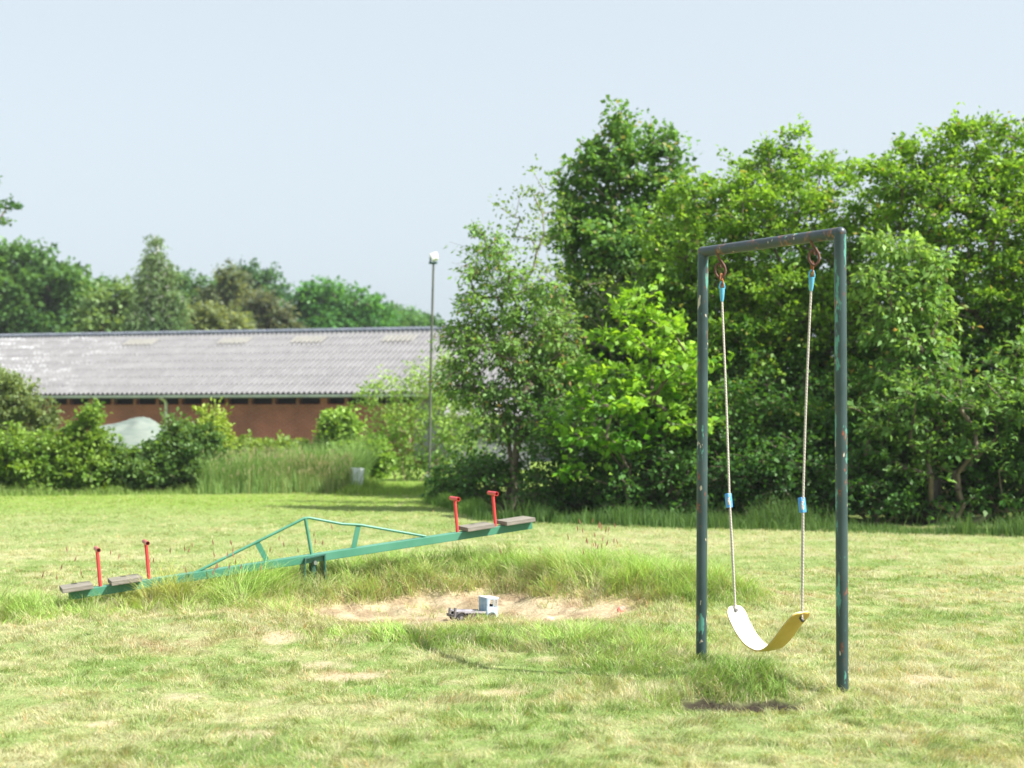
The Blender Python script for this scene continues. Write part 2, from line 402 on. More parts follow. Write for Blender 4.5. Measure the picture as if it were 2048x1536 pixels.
k = ~((X > 18 - Y * .1) & (Y > 17.5)); X, Y = X[k], Y[k]
c = lawn_col(X, Y); b = bare_map(X, Y); n = len(X); rg = rough_map(X, Y)
straw = rng.random(n) < (.09 + .32 * dry_map(X, Y) + .5 * b)
c = np.where(straw[:, None], np.array((.58, .53, .35)) * rng.uniform(.75, 1.15, (n, 1)), c * rng.uniform(.75, 1.35, (n, 1)) * np.array((1, 1, 1)))
c = mixc(c, c * np.array((1.2, .72, .6)), (rng.random(n) < .05) * 1.0)
h = (.020 + .020 * rng.random(n)) * (1 - .4 * b) * (.45 + .5 * fbm(X, Y, .5, 21, 2) + .75 * sst(.35, .75, fbm(X, Y, .13, 22, 2))) + rg * rng.uniform(.3, .9, n)
wd = .0034 * np.maximum(1, Y / 7.5) * rng.uniform(.7, 1.3, n); cl = vnoise(X, Y, .07, 201); c = c * (.86 + .28 * vnoise(X, Y, .10, 202))[:, None]; AZ_ = vnoise(X, Y, .16, 203) * 12.6
near = Y < 13
for sel, sg in ((near, 2), (~near, 1)):
    parts.append(blades(X[sel], Y[sel], h[sel] * (.6 + .8 * cl[sel]), wd[sel], rng.uniform(.3, 1.3, sel.sum()), c[sel], sg, azb=AZ_[sel]))
V, Qd, T, C = merge(parts)
tag(link('lawn_grass', mesh_np('lawn_grass', V, Qd, T, C), M_grass), 'mown pale green lawn with straw coloured patches', 'grass', kind='stuff')
# uncut grass round the sandpit, the seesaw and the swing
N = 420000
X = rng.uniform(-4.6, 3.4, N); Y = rng.uniform(6.6, 12.2, N); rg = rough_map(X, Y)
k = (rng.random(N) < np.clip((rg - .02) / .09, 0, 1) * (.35 + .75 * vnoise(X, Y, .16, 214))) & grass_filter(X, Y); X, Y, rg = X[k], Y[k], rg[k]; n = len(X)
hh = np.minimum(rg, .30) * rng.uniform(.4, 1.5, n) * (.6 + .8 * vnoise(X, Y, .13, 211))
c = mixc((.24, .42, .07), (.42, .58, .17), rng.random(n)); c = np.where((rng.random(n) < .08)[:, None], np.array((.55, .47, .27)), c) * rng.uniform(.8, 1.2, (n, 1))
yl = np.exp(-(((X + 2.55) / .35) ** 2 + ((Y - 10.15) / .3) ** 2)); c = mixc(c, (.5, .46, .10), yl * .75)
ei = pit_e(X, Y); dr = (1 - sst(1.0, 1.28, ei)) * (rng.random(n) < .5); c = mixc(c, np.array((.46, .36, .21)), dr * .8); c = c * (.8 + .5 * vnoise(X, Y, .15, 212))[:, None]
dk = np.exp(-(((X - MUD.x) / .6) ** 2 + ((Y - 7.35) / .5) ** 2)); c = mixc(c, (.13, .25, .045), dk * .6)
parts = [blades(X, Y, hh, .0050, rng.uniform(.25, 1.3, n), c, 3, azb=vnoise(X, Y, .25, 213) * 12.6)]
def seedheads(x, y, h, colr, hw=.006, hl=.05, z=None):
    n = len(x); z0 = height(x, y) if z is None else z; la = rng.uniform(0, 2 * np.pi, n); ln = rng.uniform(.08, .35, n)
    P = blades(x, y, h, np.full(n, .0028 * max(1, np.mean(y) / 12)), ln * 0, np.tile((.38, .40, .16), (n, 1)), 2, z0)
    out = [P]
    for q in range(3):
        a = la + q * 2.1
        tx, ty, tz = x, y, z0 + h * .97
        lx, ly = np.cos(la) * ln * hl, np.sin(la) * ln * hl
        sx, sy = np.cos(a) * hw, np.sin(a) * hw
        V = np.stack([np.stack([tx, ty, tz], 1), np.stack([tx + sx + lx * .4, ty + sy + ly * .4, tz + hl * .4], 1), np.stack([tx + lx, ty + ly, tz + hl], 1), np.stack([tx - sx + lx * .4, ty - sy + ly * .4, tz + hl * .45], 1)], 1).reshape(-1, 3)
        b = np.arange(n) * 4
        out.append((V, np.stack([b, b + 1, b + 2, b + 3], 1), np.zeros((0, 3), int), np.repeat(colr, 4, 0)))
    return merge(out)
pts = []
for px, py, s, k in ((1180, 1115, .09, 16), (1205, 1120, .05, 6), (455, 1150, .15, 12), (590, 1140, .25, 8), (300, 1180, .2, 5), (130, 1190, .1, 6), (1130, 1160, .3, 4), (400, 1160, .1, 7)):
    for _ in range(k):
        c0 = at(px, py, 10.75 if px > 560 else 10.1); pts.append((c0.x + rng.normal(0, s), c0.y + rng.normal(0, .15)))
pts = np.array(pts); n = len(pts)
parts.append(seedheads(pts[:, 0], pts[:, 1], rng.uniform(.20, .40, n), mixc((.38, .17, .16), (.52, .34, .26), rng.random(n)), .0055, .055))
tc2 = [(rng.normal(PC[0], PRX * .5), rng.normal(PC[1] + .15, PRY * .4)) for _ in range(26)]
tx = np.concatenate([a_ + rng.normal(0, .035, 26) for a_, b_ in tc2]); ty = np.concatenate([b_ + rng.normal(0, .03, 26) for a_, b_ in tc2]); n = len(tx)
parts.append(blades(tx, ty, rng.uniform(.03, .11, n), .004, rng.uniform(.4, 1.3, n), mixc((.26, .42, .10), (.55, .45, .26), rng.random(n)), 3))
n = 5200; tx = rng.normal(PC[0], PRX * .8, n); ty = rng.normal(PC[1], PRY * .75, n); ei = pit_e(tx, ty); k = (rng.random(n) < .10 + .9 * sst(.7, 1.0, ei)) & (ei < 1.35); tx, ty = tx[k], ty[k]; n = len(tx)
parts.append(blades(tx, ty, rng.uniform(.03, .10, n), .0045, rng.uniform(.9, 2.4, n), mixc((.42, .30, .18), (.62, .52, .34), rng.random(n)), 3))
V, Qd, T, C = merge(parts)
tag(link('uncut_grass', mesh_np('uncut_grass', V, Qd, T, C), M_grass), 'long uncut grass around the sandpit rim and under the seesaw', 'grass', kind='stuff')
# rough band at the foot of the hedges
parts = []
def band(pa, pb, n, wid, h0, h1, c0, c1, wd=.012):
    a, b = gnd(*pa), gnd(*pb); t = rng.random(n); o = rng.normal(0, wid, n)
    x = a.x + (b.x - a.x) * t + rng.normal(0, .05, n); y = a.y + (b.y - a.y) * t + o
    hn = fbm(x, y, .7, 13, 3) ** 2 * 2.4
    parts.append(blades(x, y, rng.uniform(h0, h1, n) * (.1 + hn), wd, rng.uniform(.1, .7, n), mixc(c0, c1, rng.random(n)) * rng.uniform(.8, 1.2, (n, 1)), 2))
    return x, y
band((-60, 992), (440, 987), 2600, .16, .06, .38, (.14, .25, .05), (.30, .40, .11))
band((420, 984), (718, 980), 24000, .32, .25, .95, (.16, .30, .08), (.32, .46, .15))
band((680, 982), (900, 985), 9000, .5, .06, .28, (.18, .33, .05), (.34, .46, .10))
band((860, 1000), (960, 1030), 6000, .3, .12, .35, (.10, .22, .04), (.22, .36, .08))
band((950, 1038), (1400, 1053), 6500, .20, .04, .36, (.05, .12, .03), (.14, .25, .06), .009)  # this band and the next: tree shade put into darker blade colours
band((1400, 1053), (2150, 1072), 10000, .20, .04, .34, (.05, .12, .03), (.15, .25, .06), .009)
a, b = gnd(425, 984), gnd(712, 980); n = 1100; t = rng.random(n)
x = a.x + (b.x - a.x) * t; y = a.y + rng.normal(.1, .35, n)
parts.append(seedheads(x, y, rng.uniform(.3, .72, n) * (.75 + .5 * fbm(x, y, .5, 99, 2)), mixc((.38, .40, .22), (.56, .50, .36), rng.random(n)), .009, .09))
V, Qd, T, C = merge(parts)
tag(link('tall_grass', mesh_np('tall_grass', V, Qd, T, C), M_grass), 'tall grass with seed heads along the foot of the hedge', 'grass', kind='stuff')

# ------------------------------------------------------------------ trees and shrubs
def tubes_np(A, B, ra, rb, sides=5):
    n = len(A); d = B - A; L = np.linalg.norm(d, axis=1, keepdims=True) + 1e-9; d = d / L
    ref = np.where(np.abs(d[:, 2:3]) > .9, np.array([[1., 0, 0]]), np.array([[0, 0, 1.]]))
    u = np.cross(d, ref); u /= np.linalg.norm(u, axis=1, keepdims=True); v = np.cross(d, u)
    P = []
    for c0, rr in ((A, ra), (B, rb)):
        for k in range(sides):
            an = 2 * math.pi * k / sides; P.append(c0 + (u * math.cos(an) + v * math.sin(an)) * rr[:, None])
    V = np.stack(P, 1).reshape(-1, 3); b = np.arange(n) * 2 * sides; q = []
    for k in range(sides):
        k2 = (k + 1) % sides; q.append(np.stack([b + k, b + k2, b + sides + k2, b + sides + k], 1))
    return V, np.concatenate(q)
def plant(name, label, cat, base, blobs, Y, clusters=160, per=150, leaf=.07, aspect=1.9, cr=.34, c0=(.05, .12, .02), c1=(.12, .22, .04), stems=1, group=None,
          trunk_r=.09, bark=None, droop=0., flat=.55, seed=1, tipc=None, tipf=.0, gap=.55, depth=.75, spread=.15, shell=.45, up=.9, parts=True, twigs=True, hang=0):
    """crown of leaf sprays on a branch skeleton. blobs: outline ellipses (photo px), turned into real sizes at distance Y"""
    rg = np.random.default_rng(seed)
    base = Vector(base); E = []
    for bl in blobs:
        px, py, rx, ry = bl[:4]; dy = bl[4] if len(bl) > 4 else 0
        c = at(px, py, Y + dy); s = (Y + dy) / F; E.append((c.x, c.y, c.z, rx * s, max(rx * s * depth, .25), ry * s))
    E = np.array(E); vol = (E[:, 3] * E[:, 4] * E[:, 5]) ** .8; vol /= vol.sum()
    idx = rg.choice(len(E), clusters * 5, p=vol); d = rg.normal(size=(clusters * 5, 3)); d /= np.linalg.norm(d, axis=1, keepdims=True)
    rad = rg.random(clusters * 5) ** shell; rad = rad * (1 + .28 * (rg.random(len(rad)) < .14)); P = E[idx, :3] + d * rad[:, None] * E[idx, 3:6]
    P = P[P[:, 2] > .12]
    keep = []                                           # blue-noise-ish thinning
    for q in range(len(P)):
        if len(keep) >= clusters: break
        if keep and np.min(np.sum((P[keep] - P[q]) ** 2, 1)) < (cr * gap) ** 2: continue
        keep.append(q)
    P = P[keep]; top = P.mean(0)
    # skeleton
    nodes = []; par = []; sb = []
    for s in range(stems):
        an = rg.uniform(0, 2 * math.pi); b = np.array((base.x + math.cos(an) * spread * (stems > 1), base.y + math.sin(an) * spread * (stems > 1), gz(base.x, base.y) - .05))
        nodes.append(b); par.append(-1)
        tgt = top + rg.normal(size=3) * np.array((.6, .5, .3)) * (stems > 1)
        hgt = P[:, 2].min() * .6 + top[2] * .4 if stems == 1 else top[2] * .6
        for t in (.2, .45, .7, 1):
            q = b + (tgt - b) * np.array((t ** 1.5, t ** 1.5, 0)) * .7; q[2] = b[2] + max(hgt, .4) * t
            q[:2] += rg.normal(size=2) * .05; nodes.append(q); par.append(len(nodes) - 2)
    order = np.argsort(np.linalg.norm((P - np.array((base.x, base.y, P[:, 2].min()))) * np.array((1, 1, 1.0)), axis=1))
    ends = []
    for q in order:
        Nn = np.array(nodes); dv = P[q] - Nn; dist = np.linalg.norm(dv, axis=1)
        cost = dist * (1 + .9 * np.clip(-dv[:, 2] / (dist + 1e-6) + .25, 0, 1.2)); j = int(np.argmin(cost))
        a = Nn[j]; k = max(1, int(dist[j] / .35)); prev = j
        for t in range(1, k + 1):
            f = t / k; pt = a + (P[q] - a) * f; pt = pt + np.array((0, 0, -.10 * math.sin(f * math.pi) * dist[j])) + (rg.normal(size=3) * .03 if t < k else 0)
            nodes.append(pt); par.append(prev); prev = len(nodes) - 1
        ends.append(prev)
    Nn = np.array(nodes); par = np.array(par); cnt = np.zeros(len(Nn))
    for q in ends: cnt[q] += 1
    for q in range(len(Nn) - 1, -1, -1):
        if par[q] >= 0: cnt[par[q]] += cnt[q]
    rr = trunk_r * (np.maximum(cnt, .6) / max(cnt.max(), 1)) ** .48; rr = np.maximum(rr, .004)
    ch = np.where(par >= 0)[0]; V, Qd = tubes_np(Nn[par[ch]], Nn[ch], np.minimum(rr[par[ch]], rr[ch] * 1.6), rr[ch], 6)
    # leaves: each cluster is a bunch of short twigs, leaves set along them
    nt_ = 9; n = len(P); per_t = max(3, per // nt_)
    out = P - np.array((top[0], top[1], top[2] - .3)); out /= np.linalg.norm(out, axis=1, keepdims=True) + 1e-6
    tw = rg.normal(size=(n, nt_, 3)) + out[:, None, :] * .9; tw[..., 2] = tw[..., 2] * flat + .15 - droop
    tw /= np.linalg.norm(tw, axis=2, keepdims=True); tl = cr * rg.uniform(.5, 1.25, (n, nt_, 1)); size_c = rg.uniform(.65, 1.35, (n, 1, 1)); tl = tl * size_c
    t = rg.uniform(.1, 1, (n, nt_, per_t, 1))
    L = P[:, None, None, :] + tw[:, :, None, :] * tl[:, :, None, :] * t + rg.normal(size=(n, nt_, per_t, 3)) * cr * .13
    L[..., 2] -= (t[..., 0] ** 2) * tl[:, :, None, 0] * hang
    dirn = tw[:, :, None, :] + rg.normal(size=L.shape) * .75; dirn[..., 2] -= droop * 1.2 + .15
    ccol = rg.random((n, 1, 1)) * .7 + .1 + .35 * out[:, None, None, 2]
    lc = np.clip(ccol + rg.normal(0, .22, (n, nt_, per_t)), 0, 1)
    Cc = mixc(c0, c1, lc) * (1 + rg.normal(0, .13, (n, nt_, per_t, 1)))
    if tipf:
        tm = (t[..., 0] > .7) & (rg.random((n, nt_, per_t)) < tipf); Cc = np.where(tm[..., None], np.array(tipc), Cc)
    L = L.reshape(-1, 3); dirn = dirn.reshape(-1, 3); Cc = np.clip(Cc.reshape(-1, 3), .005, 1)
    dirn /= np.linalg.norm(dirn, axis=1, keepdims=True); m = len(L)
    nm = rg.normal(size=(m, 3)) * .6 + np.array((0, 0, up)); side = np.cross(dirn, nm); side /= np.linalg.norm(side, axis=1, keepdims=True) + 1e-9
    nr = np.cross(side, dirn)
    sz = leaf * rg.uniform(.6, 1.3, (m, 1)); hw = sz / aspect / 2 * 1.1
    LV = np.stack([L, L + dirn * sz * .45 + side * hw + nr * sz * .08, L + dirn * sz - nr * sz * .10, L + dirn * sz * .45 - side * hw + nr * sz * .08], 1).reshape(-1, 3)
    b = np.arange(m) * 4; LQ = np.stack([b, b + 1, b + 2, b + 3], 1)
    LC = np.repeat(Cc, 4, 0)
    if twigs:
        TA = np.repeat(P[:, None, :], nt_, 1).reshape(-1, 3); TB = (P[:, None, :] + tw * tl * .9).reshape(-1, 3)
        tv, tq = tubes_np(TA, TB, np.full(len(TA), .0032), np.full(len(TA), .002), 3); Qd = np.concatenate([Qd, tq + len(V)]); V = np.concatenate([V, tv])
    root = thing(name, label, cat, (base.x, base.y, gz(base.x, base.y)), 0, group)
    off = np.array(root.location)
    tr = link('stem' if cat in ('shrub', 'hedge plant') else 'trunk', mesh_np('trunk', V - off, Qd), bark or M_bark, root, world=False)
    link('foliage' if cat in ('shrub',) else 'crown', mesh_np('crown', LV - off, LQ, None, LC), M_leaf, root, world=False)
    return root

G1 = dict(c0=(.045, .115, .022), c1=(.13, .25, .045))     # mid green
GD = dict(c0=(.02, .07, .015), c1=(.07, .17, .03))      # deep green, darkened further for the shade inside the row
GB = dict(c0=(.11, .30, .02), c1=(.33, .56, .05))        # bright lime
GO = dict(c0=(.10, .16, .05), c1=(.2, .27, .10))          # olive
def b_at(px, Y): return (at(px, 900, Y).x, Y, 0)
RW = 'trees in the row behind the swing'
plant('maple_tree', 'tallest tree in the row, dark green with a ragged peaked top', 'tree', b_at(1245, 23.5),
      [(1240, 262, 38, 34), (1238, 330, 80, 62), (1320, 300, 34, 60), (1178, 372, 48, 40), (1200, 420, 78, 70), (1310, 420, 72, 78), (1250, 500, 125, 80), (1250, 620, 140, 110), (1240, 760, 150, 110), (1352, 350, 24, 26), (1360, 480, 60, 80)],
      23.5, 330, 110, .10, 1.35, .36, (.055, .15, .04), (.17, .34, .07), gap=.72, trunk_r=.13, seed=11, group=RW, tipc=(.3, .3, .1), tipf=.12)
plant('bare_tree', 'sparse half bare tree with thin leafless twigs against the sky', 'tree', b_at(1150, 21.5),
      [(1060, 390, 34, 50), (1095, 430, 40, 70), (1030, 440, 34, 50), (1090, 540, 60, 80), (1160, 660, 100, 110), (1060, 600, 50, 70), (1230, 620, 90, 90)],
      21.5, 90, 22, .07, 1.7, .30, (.10, .19, .05), (.22, .33, .10), stems=2, trunk_r=.04, seed=12, group=RW, flat=1.2, up=.5, twigs=False, bark=simple('grey_bark', (.16, .13, .10), (.3, .26, .2), 12, .9))
plant('ash_tree', 'loose olive green tree with drooping sprays at the left end of the row', 'tree', b_at(1045, 20.3),
      [(965, 480, 26, 34), (1000, 500, 22, 36), (950, 540, 20, 26), (1015, 565, 50, 34), (945, 590, 26, 18), (990, 630, 60, 30), (935, 680, 34, 40), (1010, 700, 70, 40), (1085, 640, 50, 80), (930, 755, 34, 40), (990, 790, 60, 40), (1070, 770, 66, 60), (1030, 850, 60, 26), (1120, 720, 50, 90)],
      20.3, 190, 72, .08, 2.3, .30, (.09, .21, .04), (.24, .42, .10), stems=3, trunk_r=.06, seed=13, group=RW, droop=.35, tipc=(.34, .24, .10), tipf=.09, hang=.2)
plant('hazel_shrub', 'bright yellow green large leaved shrub in front of the dark row', 'shrub', b_at(1270, 18.6),
      [(1270, 625, 34, 26), (1222, 672, 34, 20), (1340, 655, 34, 24), (1300, 690, 70, 34), (1215, 735, 50, 26), (1330, 750, 70, 36), (1250, 800, 80, 30), (1170, 800, 34, 22), (1160, 870, 36, 24), (1250, 880, 70, 30), (1340, 850, 50, 34), (1145, 930, 20, 20), (1300, 760, 40, 60, .5)],
      18.6, 150, 80, .105, 1.35, .33, stems=5, trunk_r=.035, seed=14, group=RW, up=1.3, gap=.9, flat=.28, **GB)
plant('hornbeam_tree', 'broad mid green tree filling the middle of the row behind the swing frame', 'tree', b_at(1560, 20.8),
      [(1560, 345, 74, 44), (1582, 282, 12, 20), (1500, 350, 48, 44), (1440, 400, 60, 46), (1655, 375, 64, 50), (1540, 420, 150, 70), (1390, 430, 56, 50), (1640, 470, 110, 80), (1480, 500, 130, 80), (1400, 600, 110, 100), (1580, 600, 170, 100), (1480, 720, 180, 100), (1640, 740, 130, 110), (1440, 850, 90, 80, -1.5), (1620, 880, 100, 80, -1.8), (1530, 930, 80, 60, -1.8), (1380, 480, 70, 60), (1700, 420, 50, 50)],
      20.8, 500, 190, .082, 1.8, .38, (.045, .14, .018), (.27, .47, .05), stems=4, trunk_r=.07, seed=15, group=RW, tipc=(.30, .30, .08), tipf=.08, flat=.3, gap=.8)
plant('hornbeam_tree', 'tall broad tree at the right edge of the photo with a rounded top', 'tree', b_at(1960, 19.8),
      [(1925, 300, 70, 48), (1950, 255, 20, 22), (1860, 300, 44, 40), (2010, 310, 70, 50), (1790, 350, 40, 36), (1880, 380, 110, 60), (2030, 420, 110, 90), (1900, 470, 120, 70), (1830, 450, 70, 50), (2080, 560, 110, 110), (1960, 580, 120, 90), (2060, 720, 120, 120), (1900, 700, 110, 80), (1760, 820, 70, 80, -1), (1850, 640, 70, 60)],
      19.8, 450, 190, .084, 1.9, .36, (.045, .14, .018), (.27, .47, .05), stems=3, trunk_r=.07, seed=16, group=RW, tipc=(.32, .28, .08), tipf=.08, flat=.3, gap=.8)
plant('cherry_tree', 'slender pale leaved young tree just right of the swing frame', 'tree', b_at(1850, 18.3),
      [(1765, 485, 30, 20), (1810, 500, 34, 20), (1860, 530, 26, 22), (1770, 560, 40, 30), (1840, 600, 44, 26), (1790, 650, 34, 30), (1850, 690, 40, 30), (1790, 740, 40, 30), (1870, 770, 36, 30)],
      18.3, 85, 80, .10, 2.3, .28, (.12, .28, .05), (.28, .46, .11), stems=2, trunk_r=.045, seed=17, group=RW, droop=.5, tipc=(.36, .26, .10), tipf=.04, hang=.2)
plant('bird_cherry', 'low spreading tree with layered branches over the dark bin', 'tree', b_at(1930, 17.9),
      [(1900, 790, 110, 50), (1790, 850, 80, 40), (1850, 900, 110, 44), (1960, 860, 100, 60), (2040, 800, 90, 80), (2050, 920, 90, 70), (1960, 960, 60, 36), (1910, 1010, 56, 30), (2020, 1010, 70, 32), (1760, 900, 50, 26)],
      17.9, 230, 80, .10, 2.1, .28, (.05, .15, .03), (.19, .34, .08), stems=3, trunk_r=.05, seed=18, group=RW, gap=.9, flat=.25, up=1.2)
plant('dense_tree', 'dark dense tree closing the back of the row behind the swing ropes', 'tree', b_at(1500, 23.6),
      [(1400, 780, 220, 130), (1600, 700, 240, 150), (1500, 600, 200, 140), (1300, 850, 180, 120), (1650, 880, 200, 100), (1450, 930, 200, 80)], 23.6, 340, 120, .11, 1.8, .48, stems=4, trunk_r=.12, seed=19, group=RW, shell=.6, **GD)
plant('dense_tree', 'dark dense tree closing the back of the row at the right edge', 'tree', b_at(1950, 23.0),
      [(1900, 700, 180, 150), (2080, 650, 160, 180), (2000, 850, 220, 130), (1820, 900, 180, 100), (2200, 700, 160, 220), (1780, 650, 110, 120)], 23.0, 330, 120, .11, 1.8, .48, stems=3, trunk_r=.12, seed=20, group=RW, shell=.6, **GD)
SH = 'dark undergrowth shrubs at the foot of the row'
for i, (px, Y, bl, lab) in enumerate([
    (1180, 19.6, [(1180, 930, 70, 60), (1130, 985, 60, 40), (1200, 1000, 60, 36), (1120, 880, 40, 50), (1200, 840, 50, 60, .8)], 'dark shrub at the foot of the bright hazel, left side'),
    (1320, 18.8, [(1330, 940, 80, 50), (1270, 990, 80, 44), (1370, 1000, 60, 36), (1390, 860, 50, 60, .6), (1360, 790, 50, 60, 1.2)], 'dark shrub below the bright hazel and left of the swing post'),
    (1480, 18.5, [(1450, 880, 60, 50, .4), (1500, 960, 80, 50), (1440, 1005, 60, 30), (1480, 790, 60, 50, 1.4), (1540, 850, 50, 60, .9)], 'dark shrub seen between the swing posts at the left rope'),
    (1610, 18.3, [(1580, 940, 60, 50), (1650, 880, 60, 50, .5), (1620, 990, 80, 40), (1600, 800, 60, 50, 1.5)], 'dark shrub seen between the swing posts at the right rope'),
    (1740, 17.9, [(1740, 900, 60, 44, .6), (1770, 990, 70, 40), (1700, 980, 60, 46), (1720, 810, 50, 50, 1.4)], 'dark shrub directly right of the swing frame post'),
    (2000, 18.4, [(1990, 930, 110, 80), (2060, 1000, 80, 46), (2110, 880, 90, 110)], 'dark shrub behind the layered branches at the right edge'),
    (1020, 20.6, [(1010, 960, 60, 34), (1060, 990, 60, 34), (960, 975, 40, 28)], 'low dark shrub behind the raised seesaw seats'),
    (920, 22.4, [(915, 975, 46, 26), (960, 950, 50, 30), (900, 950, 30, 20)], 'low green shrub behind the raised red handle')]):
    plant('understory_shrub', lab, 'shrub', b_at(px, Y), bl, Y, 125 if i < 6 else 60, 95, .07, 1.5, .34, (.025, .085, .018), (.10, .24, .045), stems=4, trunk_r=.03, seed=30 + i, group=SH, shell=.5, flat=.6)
plant('willow_shrub', 'airy light green many stemmed shrub around the lamp pole', 'shrub', b_at(830, 30),
      [(770, 800, 40, 40), (735, 795, 24, 24), (800, 860, 60, 56), (850, 780, 46, 40), (880, 850, 60, 64), (895, 745, 30, 40), (930, 820, 50, 60), (840, 920, 60, 40), (920, 900, 50, 50)],
      30, 190, 46, .09, 2.4, .32, (.18, .34, .06), (.34, .50, .12), stems=8, twigs=False, trunk_r=.03, seed=41, spread=.5, up=.4, flat=1.1, bark=simple('willow_bark', (.2, .16, .1), (.38, .3, .2), 12, .9))
HG = 'shrubs of the hedge in front of the barn'
for i, (px, Y, bl, lab, cc, lf, st) in enumerate([
    (20, 26.4, [(10, 775, 30, 32), (35, 815, 36, 44), (10, 840, 60, 50), (80, 850, 34, 30)], 'feathery pale willow shrub rising above the hedge at the left edge', ((.13, .2, .07), (.25, .33, .13)), .07, 170),
    (60, 25.2, [(30, 912, 80, 48), (80, 945, 80, 40), (20, 960, 60, 30), (110, 905, 36, 28)], 'broad bright green shrub at the left end of the hedge', ((.09, .2, .025), (.24, .38, .06)), .085, 200),
    (180, 25.3, [(170, 915, 50, 32), (185, 845, 10, 24), (150, 865, 14, 14), (190, 880, 14, 20), (170, 955, 70, 36), (215, 940, 40, 36)], 'bright green hedge shrub with a tall sprig left of the covered heap', ((.09, .2, .025), (.23, .36, .06)), .085, 190),
    (290, 25.4, [(280, 950, 60, 34), (250, 930, 30, 24), (320, 930, 36, 40)], 'low dark green hedge shrub in front of the covered heap', ((.06, .15, .035), (.16, .27, .07)), .085, 150),
    (370, 25.6, [(365, 880, 36, 32), (345, 920, 50, 40), (400, 920, 50, 50), (380, 960, 50, 26)], 'dark round hedge shrub just right of the covered heap', ((.05, .14, .035), (.15, .26, .07)), .085, 200),
    (425, 26.0, [(418, 855, 22, 26), (430, 885, 26, 24), (408, 880, 30, 26)], 'yellow green shrub top beside the dark round hedge shrub', ((.22, .34, .04), (.36, .48, .09)), .08, 70),
    (520, 27.6, [(500, 905, 50, 20), (550, 902, 36, 16), (520, 930, 60, 40)], 'low hedge shrub behind the left part of the tall grass', ((.12, .22, .04), (.25, .36, .08)), .085, 110),
    (610, 27.8, [(600, 910, 40, 14), (640, 912, 40, 16), (610, 930, 60, 40)], 'low hedge shrub behind the middle of the tall grass', ((.12, .22, .04), (.25, .36, .08)), .085, 110),
    (690, 27.6, [(685, 850, 36, 22), (675, 890, 40, 30), (710, 930, 44, 40), (745, 915, 26, 34)], 'bright green shrub rising behind the white marker post', ((.11, .24, .03), (.26, .42, .07)), .09, 150)]):
    plant('hedge_shrub', lab, 'shrub', b_at(px, Y), bl, Y, int(st * .75), 85, lf, 1.6, .22, cc[0], cc[1], stems=4, trunk_r=.03, seed=50 + i, group=HG, shell=.5)
FG = 'trees standing beyond the barn'
FA = [
    ('oak_tree', 'big rounded tree at the far left beyond the barn roof', -20, 70, [(15, 535, 70, 40), (75, 575, 70, 44), (-30, 580, 90, 70), (60, 640, 100, 70)], (.045, .12, .035), (.11, .22, .055), 210),
    ('oak_tree', 'rounded tree sloping down behind the roof, second from the left', 150, 74, [(130, 570, 50, 44), (175, 590, 44, 44), (160, 640, 80, 50)], (.045, .12, .035), (.11, .22, .055), 130),
    ('pale_tree', 'pale green tree left of the birch behind the roof', 230, 66, [(215, 630, 40, 34), (255, 620, 34, 40), (235, 660, 60, 30)], (.09, .16, .06), (.17, .26, .09), 90),
    ('round_tree', 'dark green tree right of the birch behind the roof', 375, 88, [(365, 590, 40, 40), (400, 600, 30, 36), (380, 640, 50, 40)], (.05, .12, .05), (.10, .2, .07), 80),
    ('pine_tree', 'brownish pine rising in the middle of the far trees', 455, 78, [(462, 575, 30, 26), (445, 600, 38, 26), (480, 610, 40, 28), (460, 640, 60, 26)], (.08, .125, .065), (.15, .18, .09), 110),
    ('dark_tree', 'dark leaved tree peaking behind the brownish pine', 520, 90, [(490, 560, 30, 20), (525, 575, 32, 28), (545, 600, 26, 26), (530, 640, 44, 30)], (.035, .10, .055), (.08, .17, .075), 90),
    ('pine_tree', 'low dusky pine just right of the brownish pine', 535, 72, [(530, 625, 36, 20), (550, 645, 30, 22), (515, 655, 40, 18)], (.07, .10, .06), (.13, .15, .09), 70),
    ('olive_shrub', 'olive bushy tree low behind the roof under the brownish pine', 450, 66, [(420, 650, 40, 18), (460, 652, 40, 16)], (.12, .16, .06), (.2, .24, .1), 50),
    ('round_tree', 'fresh green rounded tree behind the right part of the roof', 650, 80, [(625, 610, 40, 34), (670, 605, 46, 32), (715, 625, 40, 30), (660, 650, 80, 30), (740, 645, 36, 24)], (.04, .14, .04), (.10, .25, .065), 170),
    ('round_tree', 'small rounded tree near the lamp pole behind the roof', 790, 92, [(775, 640, 30, 26), (800, 645, 34, 22)], (.05, .14, .05), (.11, .23, .08), 50),
    ('round_tree', 'smallest low tree at the lamp pole behind the roof', 835, 96, [(835, 650, 30, 20), (855, 655, 16, 16)], (.05, .14, .05), (.11, .23, .08), 40)]
for i, (nm, lab, px, Y, bl, c0, c1, st) in enumerate(FA):
    bl = bl + [(px, 700, max(b[2] for b in bl), 40)]
    plant(nm, lab, 'tree', b_at(px, Y), bl, Y, st, 100, .27, 1.4, .85, c0, tuple(v * 1.25 for v in c1), trunk_r=.28, seed=70 + i, group=FG, twigs=False, shell=.5)
plant('birch_tree', 'tall narrow weeping birch with a pale trunk beyond the barn', 'tree', b_at(311, 62),
      [(312, 486, 8, 18), (310, 520, 18, 30), (296, 555, 20, 34), (332, 560, 18, 40), (292, 610, 26, 40), (318, 600, 24, 40), (345, 620, 22, 46), (310, 650, 50, 34)], 62, 300, 60, .17, 2.8, .42, (.10, .19, .07), (.2, .3, .12), trunk_r=.16, seed=90, bark=M_birch, group=FG, twigs=False, droop=.9, hang=.5, up=.1, flat=.8)
